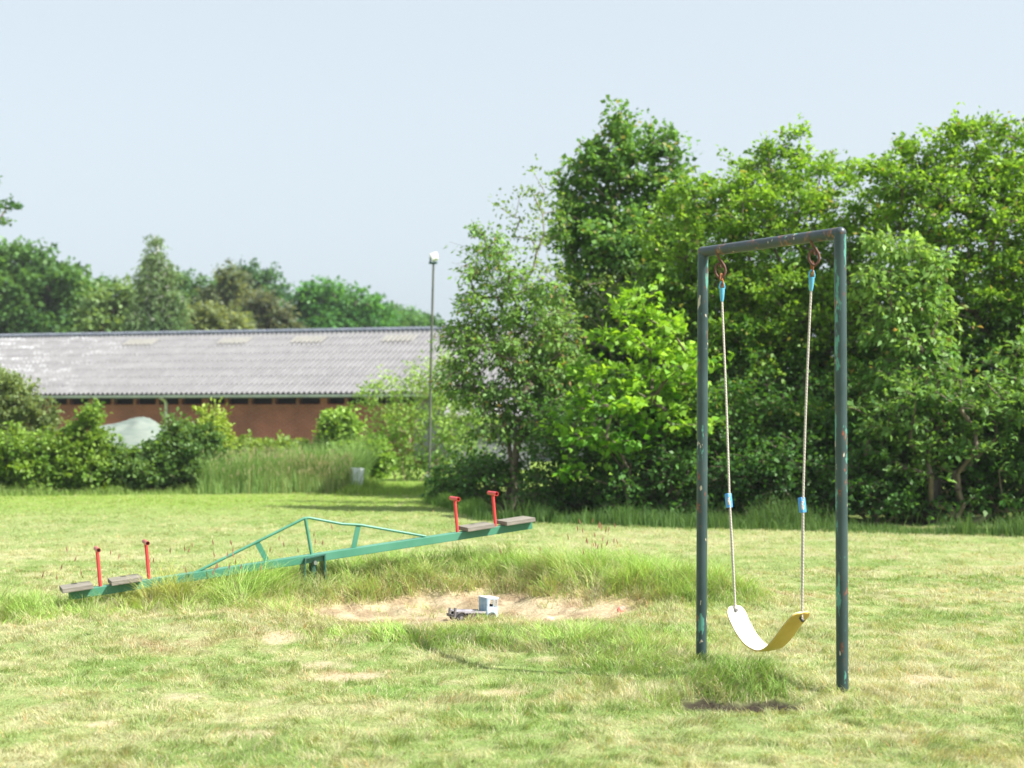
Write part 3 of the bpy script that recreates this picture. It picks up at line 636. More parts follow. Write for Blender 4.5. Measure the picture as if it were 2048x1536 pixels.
plant('overhanging_oak', 'oak whose branches reach into the photo at the left edge above the far trees', 'tree', b_at(-190, 42),
      [(-4, 368, 18, 18), (4, 405, 14, 14), (4, 438, 20, 10), (-30, 420, 30, 50), (-80, 390, 50, 60), (-190, 420, 100, 110), (-200, 560, 110, 80)], 42, 190, 80, .14, 1.5, .34, (.04, .12, .03), (.11, .22, .05), trunk_r=.26, seed=91, twigs=False)

# ------------------------------------------------------------------ barn
def barn():
    al = R(15); d = Vector((math.cos(al), -math.sin(al), 0)); back = Vector((math.sin(al), math.cos(al), 0))
    E0 = at(400, 795, 45); ez = E0.z; ridge_z = at(400, 668, 45 + 5.6).z; half = 5.4
    root = thing('brick_barn', 'long low red brick barn with a grey corrugated roof', 'barn', (E0.x, E0.y, 0), -al)
    s0, s1 = -12.5, 15.5           # along the eave from E0
    M = Matrix.Translation((E0.x, E0.y, 0)) @ Matrix.Rotation(-al, 4, 'Z')   # x along eave, y back
    inv = M.inverted()
    # roof: courses of corrugated sheets
    m, nt, p = newmat('fibre_cement_roof')
    n = noise_node(nt, 1.2, 6, .65, stretch=(.35, 1, 1)); r = ramp(nt, n.outputs[0], [(.3, (.125, .124, .13)), (.7, (.175, .172, .178))])
    tc = nt.nodes.new('ShaderNodeTexCoord')
    n2 = noise_node(nt, 2.2, 8, .75, stretch=(.5, 1.6, 1)); k2 = ramp(nt, n2.outputs[0], [(.54, (0, 0, 0)), (.60, (.6, .6, .6))])
    sx = nt.nodes.new('ShaderNodeSeparateXYZ'); nt.links.new(tc.outputs['Object'], sx.inputs[0])
    mr = nt.nodes.new('ShaderNodeMapRange'); mr.inputs[1].default_value = -3.5; mr.inputs[2].default_value = -8; nt.links.new(sx.outputs[0], mr.inputs[0])
    mu = nt.nodes.new('ShaderNodeMath'); mu.operation = 'MULTIPLY'; nt.links.new(mr.outputs[0], mu.inputs[0]); nt.links.new(k2.outputs[0], mu.inputs[1])
    c = mixn(nt, mu.outputs[0], r.outputs[0], (.6, .62, .64))
    n5 = noise_node(nt, 5, 5, .7, stretch=(1, .2, 1)); c = mixn(nt, .35, c, ramp(nt, n5.outputs[0], [(.35, (.09, .088, .09)), (.65, (.2, .196, .2))]).outputs[0])
    nt.links.new(c, p.inputs['Base Color']); p.inputs['Roughness'].default_value = .8
    M_roof = m
    rows = 8; pitch = .177; sam = 6; xs_ = np.arange(s0, s1, pitch / sam); wv = .036 * np.cos(2 * math.pi * xs_ / pitch)
    Vs = []; Qs = []; nb = 0; n = len(xs_)
    for side in (0, 1):
        for r_ in range(rows):
            t0, t1 = r_ / rows, (r_ + 1) / rows + .015
            for t, lift in ((t0, .016), (t1, .0)):
                y = (t * (half + .25) - .25); z = ez + .12 + t * (ridge_z - ez - .1)
                if side: y = 2 * half - y
                Vs.append(np.stack([xs_, np.full(n, y), z + wv + lift], 1))
            # turned-down butt edge
            i = np.arange(n - 1); Qs.append(np.stack([nb + i, nb + i + 1, nb + n + i + 1, nb + n + i], 1)); nb += 2 * n
    V = np.concatenate(Vs); Qd = np.concatenate(Qs)
    roof_me = mesh_np('roof', V, Qd); roof_me.polygons.foreach_set('use_smooth', [True] * len(roof_me.polygons))
    link('roof', roof_me, M_roof, root, world=False)
    b = MB(); rz = ridge_z + .06
    seg = int((s1 - s0) / 1.2)
    for k in range(seg): b.tube([(s0 + k * 1.2, half, rz), (s0 + k * 1.2 + 1.22, half, rz + .004)], .085, 8)
    b.build('ridge_cap', simple('ridge_tile', (.12, .14, .18), (.2, .22, .27), 3, .8), root, local=True)
    b = MB(); K = int((s1 - s0) / pitch); vs = []
    for k in range(K): x = s0 + (k + .5) * pitch; vs += [(x - .045, half - .14, rz - .02), (x - .02, half - .24, rz - .125), (x + .02, half - .24, rz - .125), (x + .045, half - .14, rz - .02)]
    b.add(vs + [(q[0], q[1] + .05, q[2] + .0) for q in vs], [(4 * k, 4 * k + 1, 4 * k + 2, 4 * k + 3) for k in range(K)] + [(4 * k + 3, 4 * k + 4, 4 * K + 4 * k + 4, 4 * K + 4 * k + 3) for k in range(K - 1)])
    b.build('ridge_fillet', simple('ridge_gap', (.04, .05, .06), (.08, .09, .1), 3, .9), root, local=True)
    # translucent sheets near the ridge
    ms = simple('cream_skylight', (.165, .16, .145), (.205, .2, .18), 3, .5)
    for px in (278, 490, 655, 845):
        c0 = at(px, 690, 50.5); lx = (inv @ c0).x; t = 7 / rows; xs2 = np.arange(lx - .6, lx + .6, pitch / sam); w2 = .028 * np.cos(2 * math.pi * xs2 / pitch) + .045
        vs = []
        for t in (6.35 / rows, 7.25 / rows):
            y = (t * (half + .25) - .25); z = ez + .12 + t * (ridge_z - ez - .1); vs.append(np.stack([xs2, np.full(len(xs2), y), z + w2], 1))
        i = np.arange(len(xs2) - 1); k = len(xs2)
        o = link('skylight', mesh_np('skylight', np.concatenate(vs), np.stack([i, i + 1, k + i + 1, k + i], 1)), ms, root, world=False)
        if px == 655 or px == 845: o['label'] = 'fainter cream skylight panel'
    # brick walls with a vent strip under the eave
    m, nt, p = newmat('barn_brick'); tc = nt.nodes.new('ShaderNodeTexCoord'); mp = nt.nodes.new('ShaderNodeMapping'); mp.inputs['Rotation'].default_value = (R(90), 0, 0)
    br = nt.nodes.new('ShaderNodeTexBrick'); br.inputs['Scale'].default_value = 1; br.inputs['Brick Width'].default_value = .22; br.inputs['Row Height'].default_value = .068; br.inputs['Mortar Size'].default_value = .012
    br.inputs['Color1'].default_value = (.27, .042, .034, 1); br.inputs['Color2'].default_value = (.34, .062, .048, 1); br.inputs['Mortar'].default_value = (.30, .2, .17, 1)
    nt.links.new(tc.outputs['Object'], mp.inputs[0]); nt.links.new(mp.outputs[0], br.inputs[0])
    n = noise_node(nt, .8, 5, .6); rr_ = ramp(nt, n.outputs[0], [(.3, (.6, .6, .6)), (.65, (1.15, 1.1, 1.1))])
    nt.links.new(mixn(nt, 1, br.outputs[0], rr_.outputs[0], 'MULTIPLY'), p.inputs['Base Color']); p.inputs['Roughness'].default_value = .9
    M_brick = m; wt = ez - .22; sw = (inv @ at(812, 800, 42.5)).x
    b = MB(); b.box(s0 + .2, .12, -.3, sw, .34, wt); b.box(s0 + .2, 2 * half - .34, -.3, s1 - .2, 2 * half - .12, ez)
    x = s0 + .2; k = 0
    while x < sw:
        wd = .24 if k % 5 == 0 else .10; b.box(x, .121, wt, min(x + wd, sw), .339, ez + .10); x += .82; k += 1
    b.build('wall', M_brick, root, local=True)
    b = MB(); b.box(s0 + .4, .75, -.2, s1 - .4, .80, ez + .35); b.build('vent_dark_slab', simple('interior_shade', (.012, .012, .012), (.025, .022, .02), 3, .9), root, local=True)  # near-black slab added behind the vents so no light shows through
    b = MB(); b.box(sw + .004, .12, -.3, s1 - .2, .34, ez + .05)
    m_cl = simple('grey_cladding', (.16, .16, .19), (.24, .24, .27), 3, .8, stretch=(6, 6, .3)); b.build('grey_wall', m_cl, root, local=True)
    for xx in (s0 + .2, s1 - .4):
        b = MB(); b.add([(xx, .35, -.3), (xx, 2 * half - .35, -.3), (xx, 2 * half - .35, ez), (xx, half, ridge_z - .1), (xx, .35, ez), (xx + .15, .35, -.3), (xx + .15, 2 * half - .35, -.3), (xx + .15, 2 * half - .35, ez), (xx + .15, half, ridge_z - .1), (xx + .15, .35, ez)],
                                        [(0, 1, 2, 3, 4), (9, 8, 7, 6, 5), (0, 5, 6, 1), (1, 6, 7, 2), (2, 7, 8, 3), (3, 8, 9, 4), (4, 9, 5, 0)])
        b.build('gable', m_cl, root, local=True)
    b = MB(); b.box(s0, -.36, ez + .0, s1, -.245, ez + .075); b.build('gutter', simple('zinc_gutter', (.25, .28, .27), (.36, .4, .38), 2, .5), root, local=True)
    xd = (inv @ at(320, 810, 45)).x
    b = MB(); b.tube([(xd, -.30, ez), (xd, -.02, ez - .10), (xd, .06, ez - .2), (xd, .06, 0)], .05, 8); b.build('downpipe', simple('grey_pvc', (.5, .53, .53), (.62, .65, .65), 4, .5), root, smooth=True, local=True)
    b = MB(); b.box(s0, -.235, ez - .03, s1, -.21, ez + .10); b.build('fascia', simple('dark_fascia', (.05, .06, .06), (.1, .11, .1), 4, .8), root, local=True)
barn()

# heap under a pale sheet behind the hedge
def heap():
    c = at(262, 900, 31); n = 40; vs = []; fs = []
    hh = at(268, 839, 31).z
    for i in range(n + 1):
        for j in range(n + 1):
            u, v = i / n * 2 - 1, j / n * 2 - 1; r = math.sqrt(u * u + v * v)
            z = max(0, 1 - abs(r) ** 2.2) ** .8 * hh * (1 + .05 * math.sin(7 * u + 3 * v)) + .025 * math.sin(23 * u + 9 * math.sin(5 * v))
            vs.append((c.x + u * 1.55, c.y + v * 1.6, max(-.05, z)))
    for i in range(n):
        for j in range(n): a = i * (n + 1) + j; fs.append((a, a + 1, a + n + 2, a + n + 1))
    b = MB(); b.add(vs, fs); o = b.build('covered_heap', simple('pale_sheeting', (.12, .155, .135), (.18, .21, .18), 3, .7, bmp=.5, stretch=(1, 1, 4)), smooth=True)
    tag(o, 'rounded heap under pale greenish sheeting behind the hedge', 'tarp')
heap()

# grey shed glimpsed through the trees
sh = thing('grey_shed', 'low grey shed glimpsed through the gap left of the row', 'shed', (at(985, 900, 36).x, 36, 0))
b = MB(); x0, x1 = at(900, 900, 36).x, at(1060, 900, 36).x; b.box(x0, 36, -.1, x1, 39, at(985, 835, 36).z); b.build('wall', simple('shed_wall', (.17, .17, .20), (.25, .25, .29), 2, .8, stretch=(8, 8, .4)), sh)
b = MB(); z = at(985, 835, 36).z; b.add([(x0 - .15, 35.8, z + .002), (x1 + .15, 35.8, z + .002), (x1 + .15, 39.2, z + .5), (x0 - .15, 39.2, z + .5), (x0 - .15, 35.8, z + .07), (x1 + .15, 35.8, z + .07), (x1 + .15, 39.2, z + .57), (x0 - .15, 39.2, z + .57)], [(0, 1, 2, 3), (7, 6, 5, 4), (0, 4, 5, 1), (1, 5, 6, 2), (2, 6, 7, 3), (3, 7, 4, 0)])
b.build('roof', simple('shed_roof', (.2, .19, .2), (.3, .29, .3), 3, .8), sh)
# sandy farm track behind the trees
ms = simple('track_sand', (.45, .38, .28), (.6, .52, .4), 1.5, .95)
b = MB(); a0 = gnd(860, 918); a1 = gnd(1120, 918); b.add([(a0.x, a0.y - 1.6, .03), (a1.x, a1.y - 1.6, .03), (a1.x, a1.y - .1, .03), (a0.x, a0.y - .1, .03)], [(0, 1, 2, 3)]); tag(b.build('farm_track', ms), kind='structure')

# ------------------------------------------------------------------ lamp pole, marker, bin
bp = b_at(858, 27.5); tp = at(867, 526, 27.5)
lp = thing('lamp_post', 'thin dark pole with a white floodlight at its top', 'lamp post', bp)
b = MB(); b.tube([(bp[0], bp[1], -.1), tuple((Vector((bp[0], bp[1], 0)) + tp) / 2 + Vector((-.01, 0, 0))), tuple(tp)], [.027, .025, .021], 10); b.build('pole', simple('green_grey_pole', (.06, .08, .06), (.13, .13, .10), 6, .7), lp, smooth=True)
b = MB(); b.bar(tp + Vector((-.09, 0, 0)), tp + Vector((.07, 0, 0)), .05, .04); b.bar(tp + Vector((-.06, 0, .0)), tp + Vector((-.06, 0, .12)), .03, .03, (1, 0, 0)); b.build('bracket', M_dkgreen, lp)
b = MB(); b.M = Matrix.Translation(tp + Vector((.02, -.05, .11))) @ Matrix.Rotation(R(-18), 4, 'Y') @ Matrix.Rotation(R(-12), 4, 'X')
b.add([(-.06, -.06, -.07), (.06, -.06, -.07), (.06, .06, -.07), (-.06, .06, -.07), (-.08, -.08, .075), (.08, -.08, .075), (.08, .07, .075), (-.08, .07, .075)], [(0, 3, 2, 1), (4, 5, 6, 7), (0, 1, 5, 4), (1, 2, 6, 5), (2, 3, 7, 6), (3, 0, 4, 7)])
b.build('lamp_head', simple('white_lamp', (.8, .8, .8), (.88, .88, .88), 4, .4), lp, bevel=.02)
mp_ = b_at(713, 25.6); mp_ = Vector(mp_); o = MB(); o.M = Matrix.Translation((mp_.x, mp_.y, gz(mp_.x, mp_.y))) @ Matrix.Rotation(R(32), 4, 'Z') @ Matrix.Rotation(R(3), 4, 'Y')
s = mp_.y / F; hm = at(713, 936, mp_.y).z
o.add([(-12 * s, -.06, -.05), (10 * s, -.06, -.05), (10 * s, .06, -.05), (-12 * s, .06, -.05), (-12 * s, -.08, hm), (11 * s, -.08, hm), (11 * s, .08, hm), (-12 * s, .08, hm)], [(0, 3, 2, 1), (4, 5, 6, 7), (0, 1, 5, 4), (1, 2, 6, 5), (2, 3, 7, 6), (3, 0, 4, 7)])
o = o.build('marker_post', simple('chalky_white', (.62, .68, .70), (.8, .84, .86), 6, .8), bevel=.012); tag(o, 'short white tapered block standing at the end of the tall grass', 'marker post')
bb = b_at(1862, 17.9); tb = thing('refuse_bin', 'dark brown ribbed bin half hidden under the branches', 'bin', bb)
zt = at(1862, 958, 17.9).z; r_ = 19 / F * 17.9; n = 28; vs = []; fs = []
for k, (z, q) in enumerate(((-.02, .92), (.04, .95), (zt * .5, 1), (zt - .03, 1.03), (zt, 1.06), (zt, .97), (zt - .1, .95))):
    for j in range(n): an = 2 * math.pi * j / n; rr = r_ * q * (1 if j % 2 else .95); vs.append((bb[0] + rr * math.cos(an), bb[1] + rr * math.sin(an), z))
for k in range(6):
    for j in range(n): fs.append((k * n + j, k * n + (j + 1) % n, (k + 1) * n + (j + 1) % n, (k + 1) * n + j))
fs.append(tuple(6 * n + j for j in range(n)))
b = MB(); b.add(vs, fs); b.build('bin_body', simple('dark_bin', (.008, .006, .006), (.018, .013, .012), 6, .6), tb)

# ------------------------------------------------------------------ swing frame
pr = POST_R.copy(); pl = POST_L.copy()
tr_ = at(1680, 466, pr.y); tl_ = at(1406, 504, pl.y)
fr = thing('swing_frame', 'dark green steel swing frame with flaking turquoise paint', 'swing frame', ((pr.x + pl.x) / 2, (pr.y + pl.y) / 2, 0))
rp = .0305
for bs, tp2, nm in ((pl, tl_, 'l'), (pr, tr_, 'r')):
    b = MB(); d = (Vector(tp2) - Vector((bs.x, bs.y, 0))).normalized()
    b.tube([(bs.x, bs.y, -.3), tuple(Vector(tp2) + d * rp * .2)], rp, 28)
    b.build('post', M_pole, fr, smooth=True)
ax = (tr_ - tl_).normalized()
b = MB(); b.tube([tl_ - ax * rp * .3, tr_ + ax * rp * .3], rp * .99, 28); b.build('crossbar', M_bar, fr, smooth=True)
for q, nmx in ((tl_, 1), (tr_, 1)):      # rounded weld elbows
    b = MB(); vs = []; fs = []; n = 16
    for i in range(n // 2 + 1):
        th = math.pi * i / (n // 2)
        for j in range(n): ph = 2 * math.pi * j / n; vs.append(q + Vector((math.sin(th) * math.cos(ph), math.sin(th) * math.sin(ph), math.cos(th))) * rp * 1.06)
    for i in range(n // 2):
        for j in range(n): fs.append((i * n + j, i * n + (j + 1) % n, (i + 1) * n + (j + 1) % n, (i + 1) * n + j))
    b.add(vs, fs); b.build('weld_elbow', M_bar, fr, smooth=True)
def on_bar(px):
    k = (px - 1024) / F; A_, B_ = tl_, tr_
    t = (k * A_.y - A_.x) / ((B_.x - A_.x) - k * (B_.y - A_.y)); return A_ + (B_ - A_) * t
nrm = Vector((ax.y, -ax.x, 0)).normalized()      # towards the camera
if nrm.y > 0: nrm = -nrm
fl = Vector((ax.x, ax.y, 0)).normalized()
hook_bottom = []
for px, hp in ((1440, 1), (1628, 1)):
    c = on_bar(px); s = c.y / F; o = c + nrm * rp * .85
    pts = []
    P2 = [(0, 2), (0, -8), (2, -18), (7, -27), (12, -35), (13.5, -44), (10, -52), (3, -57), (-4, -54), (-9, -47), (-10, -39), (-7, -31), (-2, -28), (2, -32), (3, -37)]
    for k, (u, v) in enumerate(P2):
        f = min(1, k / 3); pts.append(o + Vector((u * s * .82, -u * s * .2, v * s)) - nrm * (rp * .85 * f))
    pts2 = []
    for k in range(len(pts) - 1):
        p0, p1, p2, p3 = pts[max(k - 1, 0)], pts[k], pts[k + 1], pts[min(k + 2, len(pts) - 1)]
        for t in (0, .25, .5, .75): pts2.append(.5 * ((2 * p1) + (p2 - p0) * t + (2 * p0 - 5 * p1 + 4 * p2 - p3) * t * t + (-p0 + 3 * p1 - 3 * p2 + p3) * t ** 3))
    pts2.append(pts[-1])
    b = MB(); b.tube(pts2, .0078, 10); b.build('hook', M_rust, fr, smooth=True)
    hook_bottom.append(o - nrm * rp * .85 + Vector((fl.x * 0 * s, 0, -55 * s)))
# the swing
sw = thing('belt_swing', 'yellow belt swing seat hanging on two ropes with blue plastic fittings', 'swing', ((pr.x + pl.x) / 2, (pr.y + pl.y) / 2, 0))
def in_plane(px, py):
    k = (px - 1024) / F; A_, B_ = tl_, tr_
    t = (k * A_.y - A_.x) / ((B_.x - A_.x) - k * (B_.y - A_.y)); q = A_ + (B_ - A_) * t
    return at(px, py, q.y)
data = [((1442, 548), (1444, 563), (1444, 603), (1459, 1001), (1471, 1218)), ((1625, 522), (1624, 540), (1622, 582), (1606, 1010), (1604, 1236))]
seat_ends = []
for si, (hk, t0, t1, ad, se) in enumerate(data):
    Hk, T0, T1, AD, SE = [in_plane(*q) for q in (hk, t0, t1, ad, se)]; seat_ends.append(SE); s = T0.y / F
    b = MB()      # chain links
    for k in range(2):
        c0 = Hk + (T0 - Hk) * (.45 + k * .8); rx = fl if k % 2 else nrm; pts = []
        for j in range(17): an = 2 * math.pi * j / 16; pts.append(c0 + rx * math.cos(an) * .008 + Vector((0, 0, math.sin(an) * .021)))
        b.tube(pts, .0038, 7, cap=False)
    b.build('chain_link', M_rust2, sw, smooth=True)
    # blue thimble: an eye above a tapered sleeve
    b = MB(); dn = (T1 - T0).normalized(); mid = T0 + (T1 - T0) * .36; pts = []
    for j in range(17): an = math.pi * j / 16; pts.append(mid + Vector((1, 0, 0)) * math.cos(an) * .0145 - dn * math.sin(an) * .040)
    b.tube(pts, .0045, 8); b.tube([mid - dn * .002, mid + dn * .012, mid + (T1 - mid) * .6, T1], [.0145, .015, .0125, .0085], 16); b.build('rope_thimble', M_bluep, sw, smooth=True)
    top = T1 - dn * .01
    b = MB(); n = 30; pts = []
    for j in range(n + 1):
        t = j / n; q = top.lerp(AD, t) + nrm * .0 + fl * (math.sin(t * 3.1) * (.004 if si == 0 else -.006)); pts.append(q)
    b.tube(pts, .0062, 10); b.build('rope', M_rope, sw, smooth=True)
    hole = SE + Vector((0, 0, -.004))
    for off in (-1, 1):
        b = MB(); pts = []
        for j in range(13):
            t = j / 12; q = AD.lerp(hole, t) + fl * off * (.006 + .003 * math.sin(math.pi * t)) * (1 - .35 * t) + nrm * off * .004; pts.append(q)
        b.tube(pts, .0055, 10); b.build('rope', M_rope, sw, smooth=True)
    # blue adjuster
    lean = R(8)
    b = MB(); b.M = Matrix.Translation(AD + fl * -.004) @ Matrix.Rotation(math.atan2(fl.y, fl.x), 4, 'Z') @ Matrix.Rotation(-lean, 4, 'Y')
    b.box(-.017, -.015, -.040, .012, .015, .040); o = b.build('rope_adjuster', M_blueb, sw, bevel=.005)
    b = MB(); b.tube([AD + fl * .010 + Vector((0, 0, .02)) - nrm * -.012, AD + fl * .012 - nrm * -.020, AD + fl * .010 + Vector((0, 0, -.022)) - nrm * -.012], .006, 8); b.build('rope', M_rope, sw, smooth=True)
# belt
SL, SR = seat_ends; prof = [(1466, 1211), (1474, 1236), (1489, 1266), (1508, 1290), (1530, 1302), (1548, 1298), (1566, 1280), (1582, 1258), (1597, 1240), (1608, 1226)]
pp = [in_plane(*q) for q in prof]
cur = []
for k in range(len(pp) - 1):
    p0, p1, p2, p3 = pp[max(k - 1, 0)], pp[k], pp[k + 1], pp[min(k + 2, len(pp) - 1)]
    for t in (0, .2, .4, .6, .8): cur.append(.5 * ((2 * p1) + (p2 - p0) * t + (2 * p0 - 5 * p1 + 4 * p2 - p3) * t * t + (-p0 + 3 * p1 - 3 * p2 + p3) * t ** 3))
cur.append(pp[-1]); n = len(cur); th = .007
wid = []
for k in range(n):
    t = k / (n - 1); e = min(t, 1 - t) * 2; wid.append(.068 * math.sqrt(max(0, 1 - (1 - min(1, e / .20)) ** 2)) * .96 + .001)
M_ = 7
def belt(lift0, lift1, name, mat):
    vs = []; fs = []
    for layer in (lift0, lift1):
        for k in range(n):
            tg = (cur[min(k + 1, n - 1)] - cur[max(k - 1, 0)]).normalized(); up_ = tg.cross(nrm); up_ = up_ if up_.z > 0 or k in () else -up_
            # keep the same side all along the strip: inner side faces the middle of the U
            if up_.dot(((SL + SR) / 2 + Vector((0, 0, .25))) - cur[k]) < 0: up_ = -up_
            for j in range(M_): v = (j / (M_ - 1) * 2 - 1); vs.append(cur[k] + nrm * v * wid[k] + up_ * (layer + .004 * v * v))
    for L in (0, 1):
        for k in range(n - 1):
            for j in range(M_ - 1): a = L * n * M_ + k * M_ + j; fs.append((a, a + 1, a + M_ + 1, a + M_))
    o = n * M_
    for k in range(n - 1):
        for j in (0, M_ - 1): a = k * M_ + j; fs.append((a, a + M_, a + M_ + o, a + o))
    for k in (0, n - 1):
        for j in range(M_ - 1): a = k * M_ + j; fs.append((a, a + 1, a + 1 + o, a + o))
    b = MB(); b.add(vs, fs); return b.build(name, mat, sw, smooth=True)
belt(0, th, 'seat', M_seat)
belt(th + .0005, th + .0018, 'seat_glare', M_seatlit)['label'] = 'upper face of the belt seat with the sun glare painted white'  # thin white layer added to paint the sun glare on the seat
for SE in seat_ends:
    b = MB(); k = 2 if SE is SL else n - 3; tg = (cur[k + 1] - cur[k - 1]).normalized(); upn = tg.cross(nrm).normalized()
    b.tube([SE - upn * .012 + Vector((0, 0, -.008)), SE + upn * .012 + Vector((0, 0, -.008))], .010, 14); b.build('eyelet', simple('dark_eyelet', (.03, .03, .035), (.1, .09, .09), 9, .5), sw, smooth=True)

# ------------------------------------------------------------------ seesaw
A0 = at(137, 1182, 9.95); B0 = at(1060, 1042, 11.35)
u = (B0 - A0).normalized(); nh = Vector((u.y, -u.x, 0)).normalized(); up_ = nh.cross(u)
if up_.z < 0: up_ = -up_
if nh.y > 0: nh = -nh
ss = thing('seesaw', 'green beam seesaw with red handles and grey wooden seats', 'seesaw', ((A0.x + B0.x) / 2, (A0.y + B0.y) / 2, 0))
def on_beam(px, up=0, across=0):
    k = (px - 1024) / F; t = (k * A0.y - A0.x) / ((B0.x - A0.x) - k * (B0.y - A0.y)); return A0 + (B0 - A0) * t + up_ * up + nh * across
BH, BW = .060, .085
# box beam, its ends cut upright
b = MB(); b.bar(A0 - up_ * BH / 2, B0 - up_ * BH / 2, BW, BH, up_)
b.build('beam', M_green, ss, bevel=.004)
for px in (197, 296, 909, 986):
    pass
def handle(px, pxt, pyt):
    base = on_beam(px); k = 0
    h = .265; d = (up_ + u * .02).normalized(); top = base + d * h
    b = MB(); b.tube([base - d * .005, top], .0125, 14); hd = b.build('handle', M_red, ss, smooth=True)
    g = MB(); g.tube([top - nh * .085, top + nh * .085], .0165, 16, hollow=.8); g.build('grip', M_redtop if px < 500 else M_red, hd, smooth=True)
for px in (203, 300, 915, 991): handle(px, 0, 0)
def seat(pa, pb):
    a, c = on_beam(pa), on_beam(pb); a = a + up_ * .0195; c = c + up_ * .0195
    me = MB(); L = (c - a).length; me.box(-L / 2, -.115, -.0165, L / 2, .115, .0165)
    o = me.build('seat', M_wood, ss, bevel=.004, local=True)
    Mx = Matrix((u, nh.cross(u) * 0 + up_.cross(u), up_)).transposed().to_4x4(); Mx.translation = (a + c) / 2
    o.parent = None; o.matrix_world = Mx; bpy.context.view_layer.update(); o.parent = ss; o.matrix_parent_inverse = ss.matrix_world.inverted()
for pa, pb in ((125, 186), (222, 283), (926, 980), (1003, 1060)): seat(pa, pb)
b = MB()
for px in (155, 250, 953, 1031): b.bar(on_beam(px, -.02) - u * .05, on_beam(px, -.02) + u * .05, .13, .006, up_)
# truss rod
apex = on_beam(617, 0) ; sA = apex.y / F
def above(pxb, dpx): return on_beam(pxb) + up_ * (dpx / F * on_beam(pxb).y)
T = [on_beam(392, -.006), above(460, 29.0), above(617, 73), above(627, 72.5), above(690, 50.5), above(726, 43), on_beam(852, .003)]
T[1] = T[0].lerp(T[2], .3)
b = MB(); pts = []
for k in range(len(T) - 1):
    for t in (0, .12, .88): pts.append(T[k].lerp(T[k + 1], t))
pts.append(T[-1]); b.tube(pts, .0105, 10); b.build('truss_rod', M_green, ss, smooth=True)
b = MB(); b.tube([on_beam(624), above(619, 72)], .0125, 12); b.build('king_post', M_green, ss, smooth=True)
for p0, p1, hgt in ((535, 518, 43), (708, 722, 43)):
    b = MB(); b.bar(on_beam(p0), above(p1, hgt), .006, .040, u) ; b.build('strut', M_green, ss)
# pivot: inverted U bracket with bearing over a short post
pc = on_beam(625, -.06); gzp = gz(pc.x, pc.y)
b = MB(); hw_ = .075
for sgn in (-1, 1): b.bar(pc + u * hw_ * sgn + Vector((0, 0, .045)), (pc + u * (hw_ + .012) * sgn) * 1 + Vector((0, 0, gzp - pc.z - .1)), .15, .012, nh.cross(Vector((0, 0, 1))))
b.bar(pc - u * (hw_ + .006) + Vector((0, 0, .040)), pc + u * (hw_ + .006) + Vector((0, 0, .052)), .15, .012, up_)
b.build('pivot_bracket', M_dkgreen, ss, bevel=.003)
b = MB(); b.tube([pc - nh * .10 - up_ * .0, pc + nh * .085], .015, 16); b.build('pivot_axle', simple('grey_steel', (.10, .13, .11), (.2, .23, .2), 20, .6, 0), ss, smooth=True)
b = MB(); b.tube([(pc.x, pc.y, gzp - .2), tuple(pc)], .03, 12); b.build('pivot_post', M_dkgreen, ss, smooth=True)

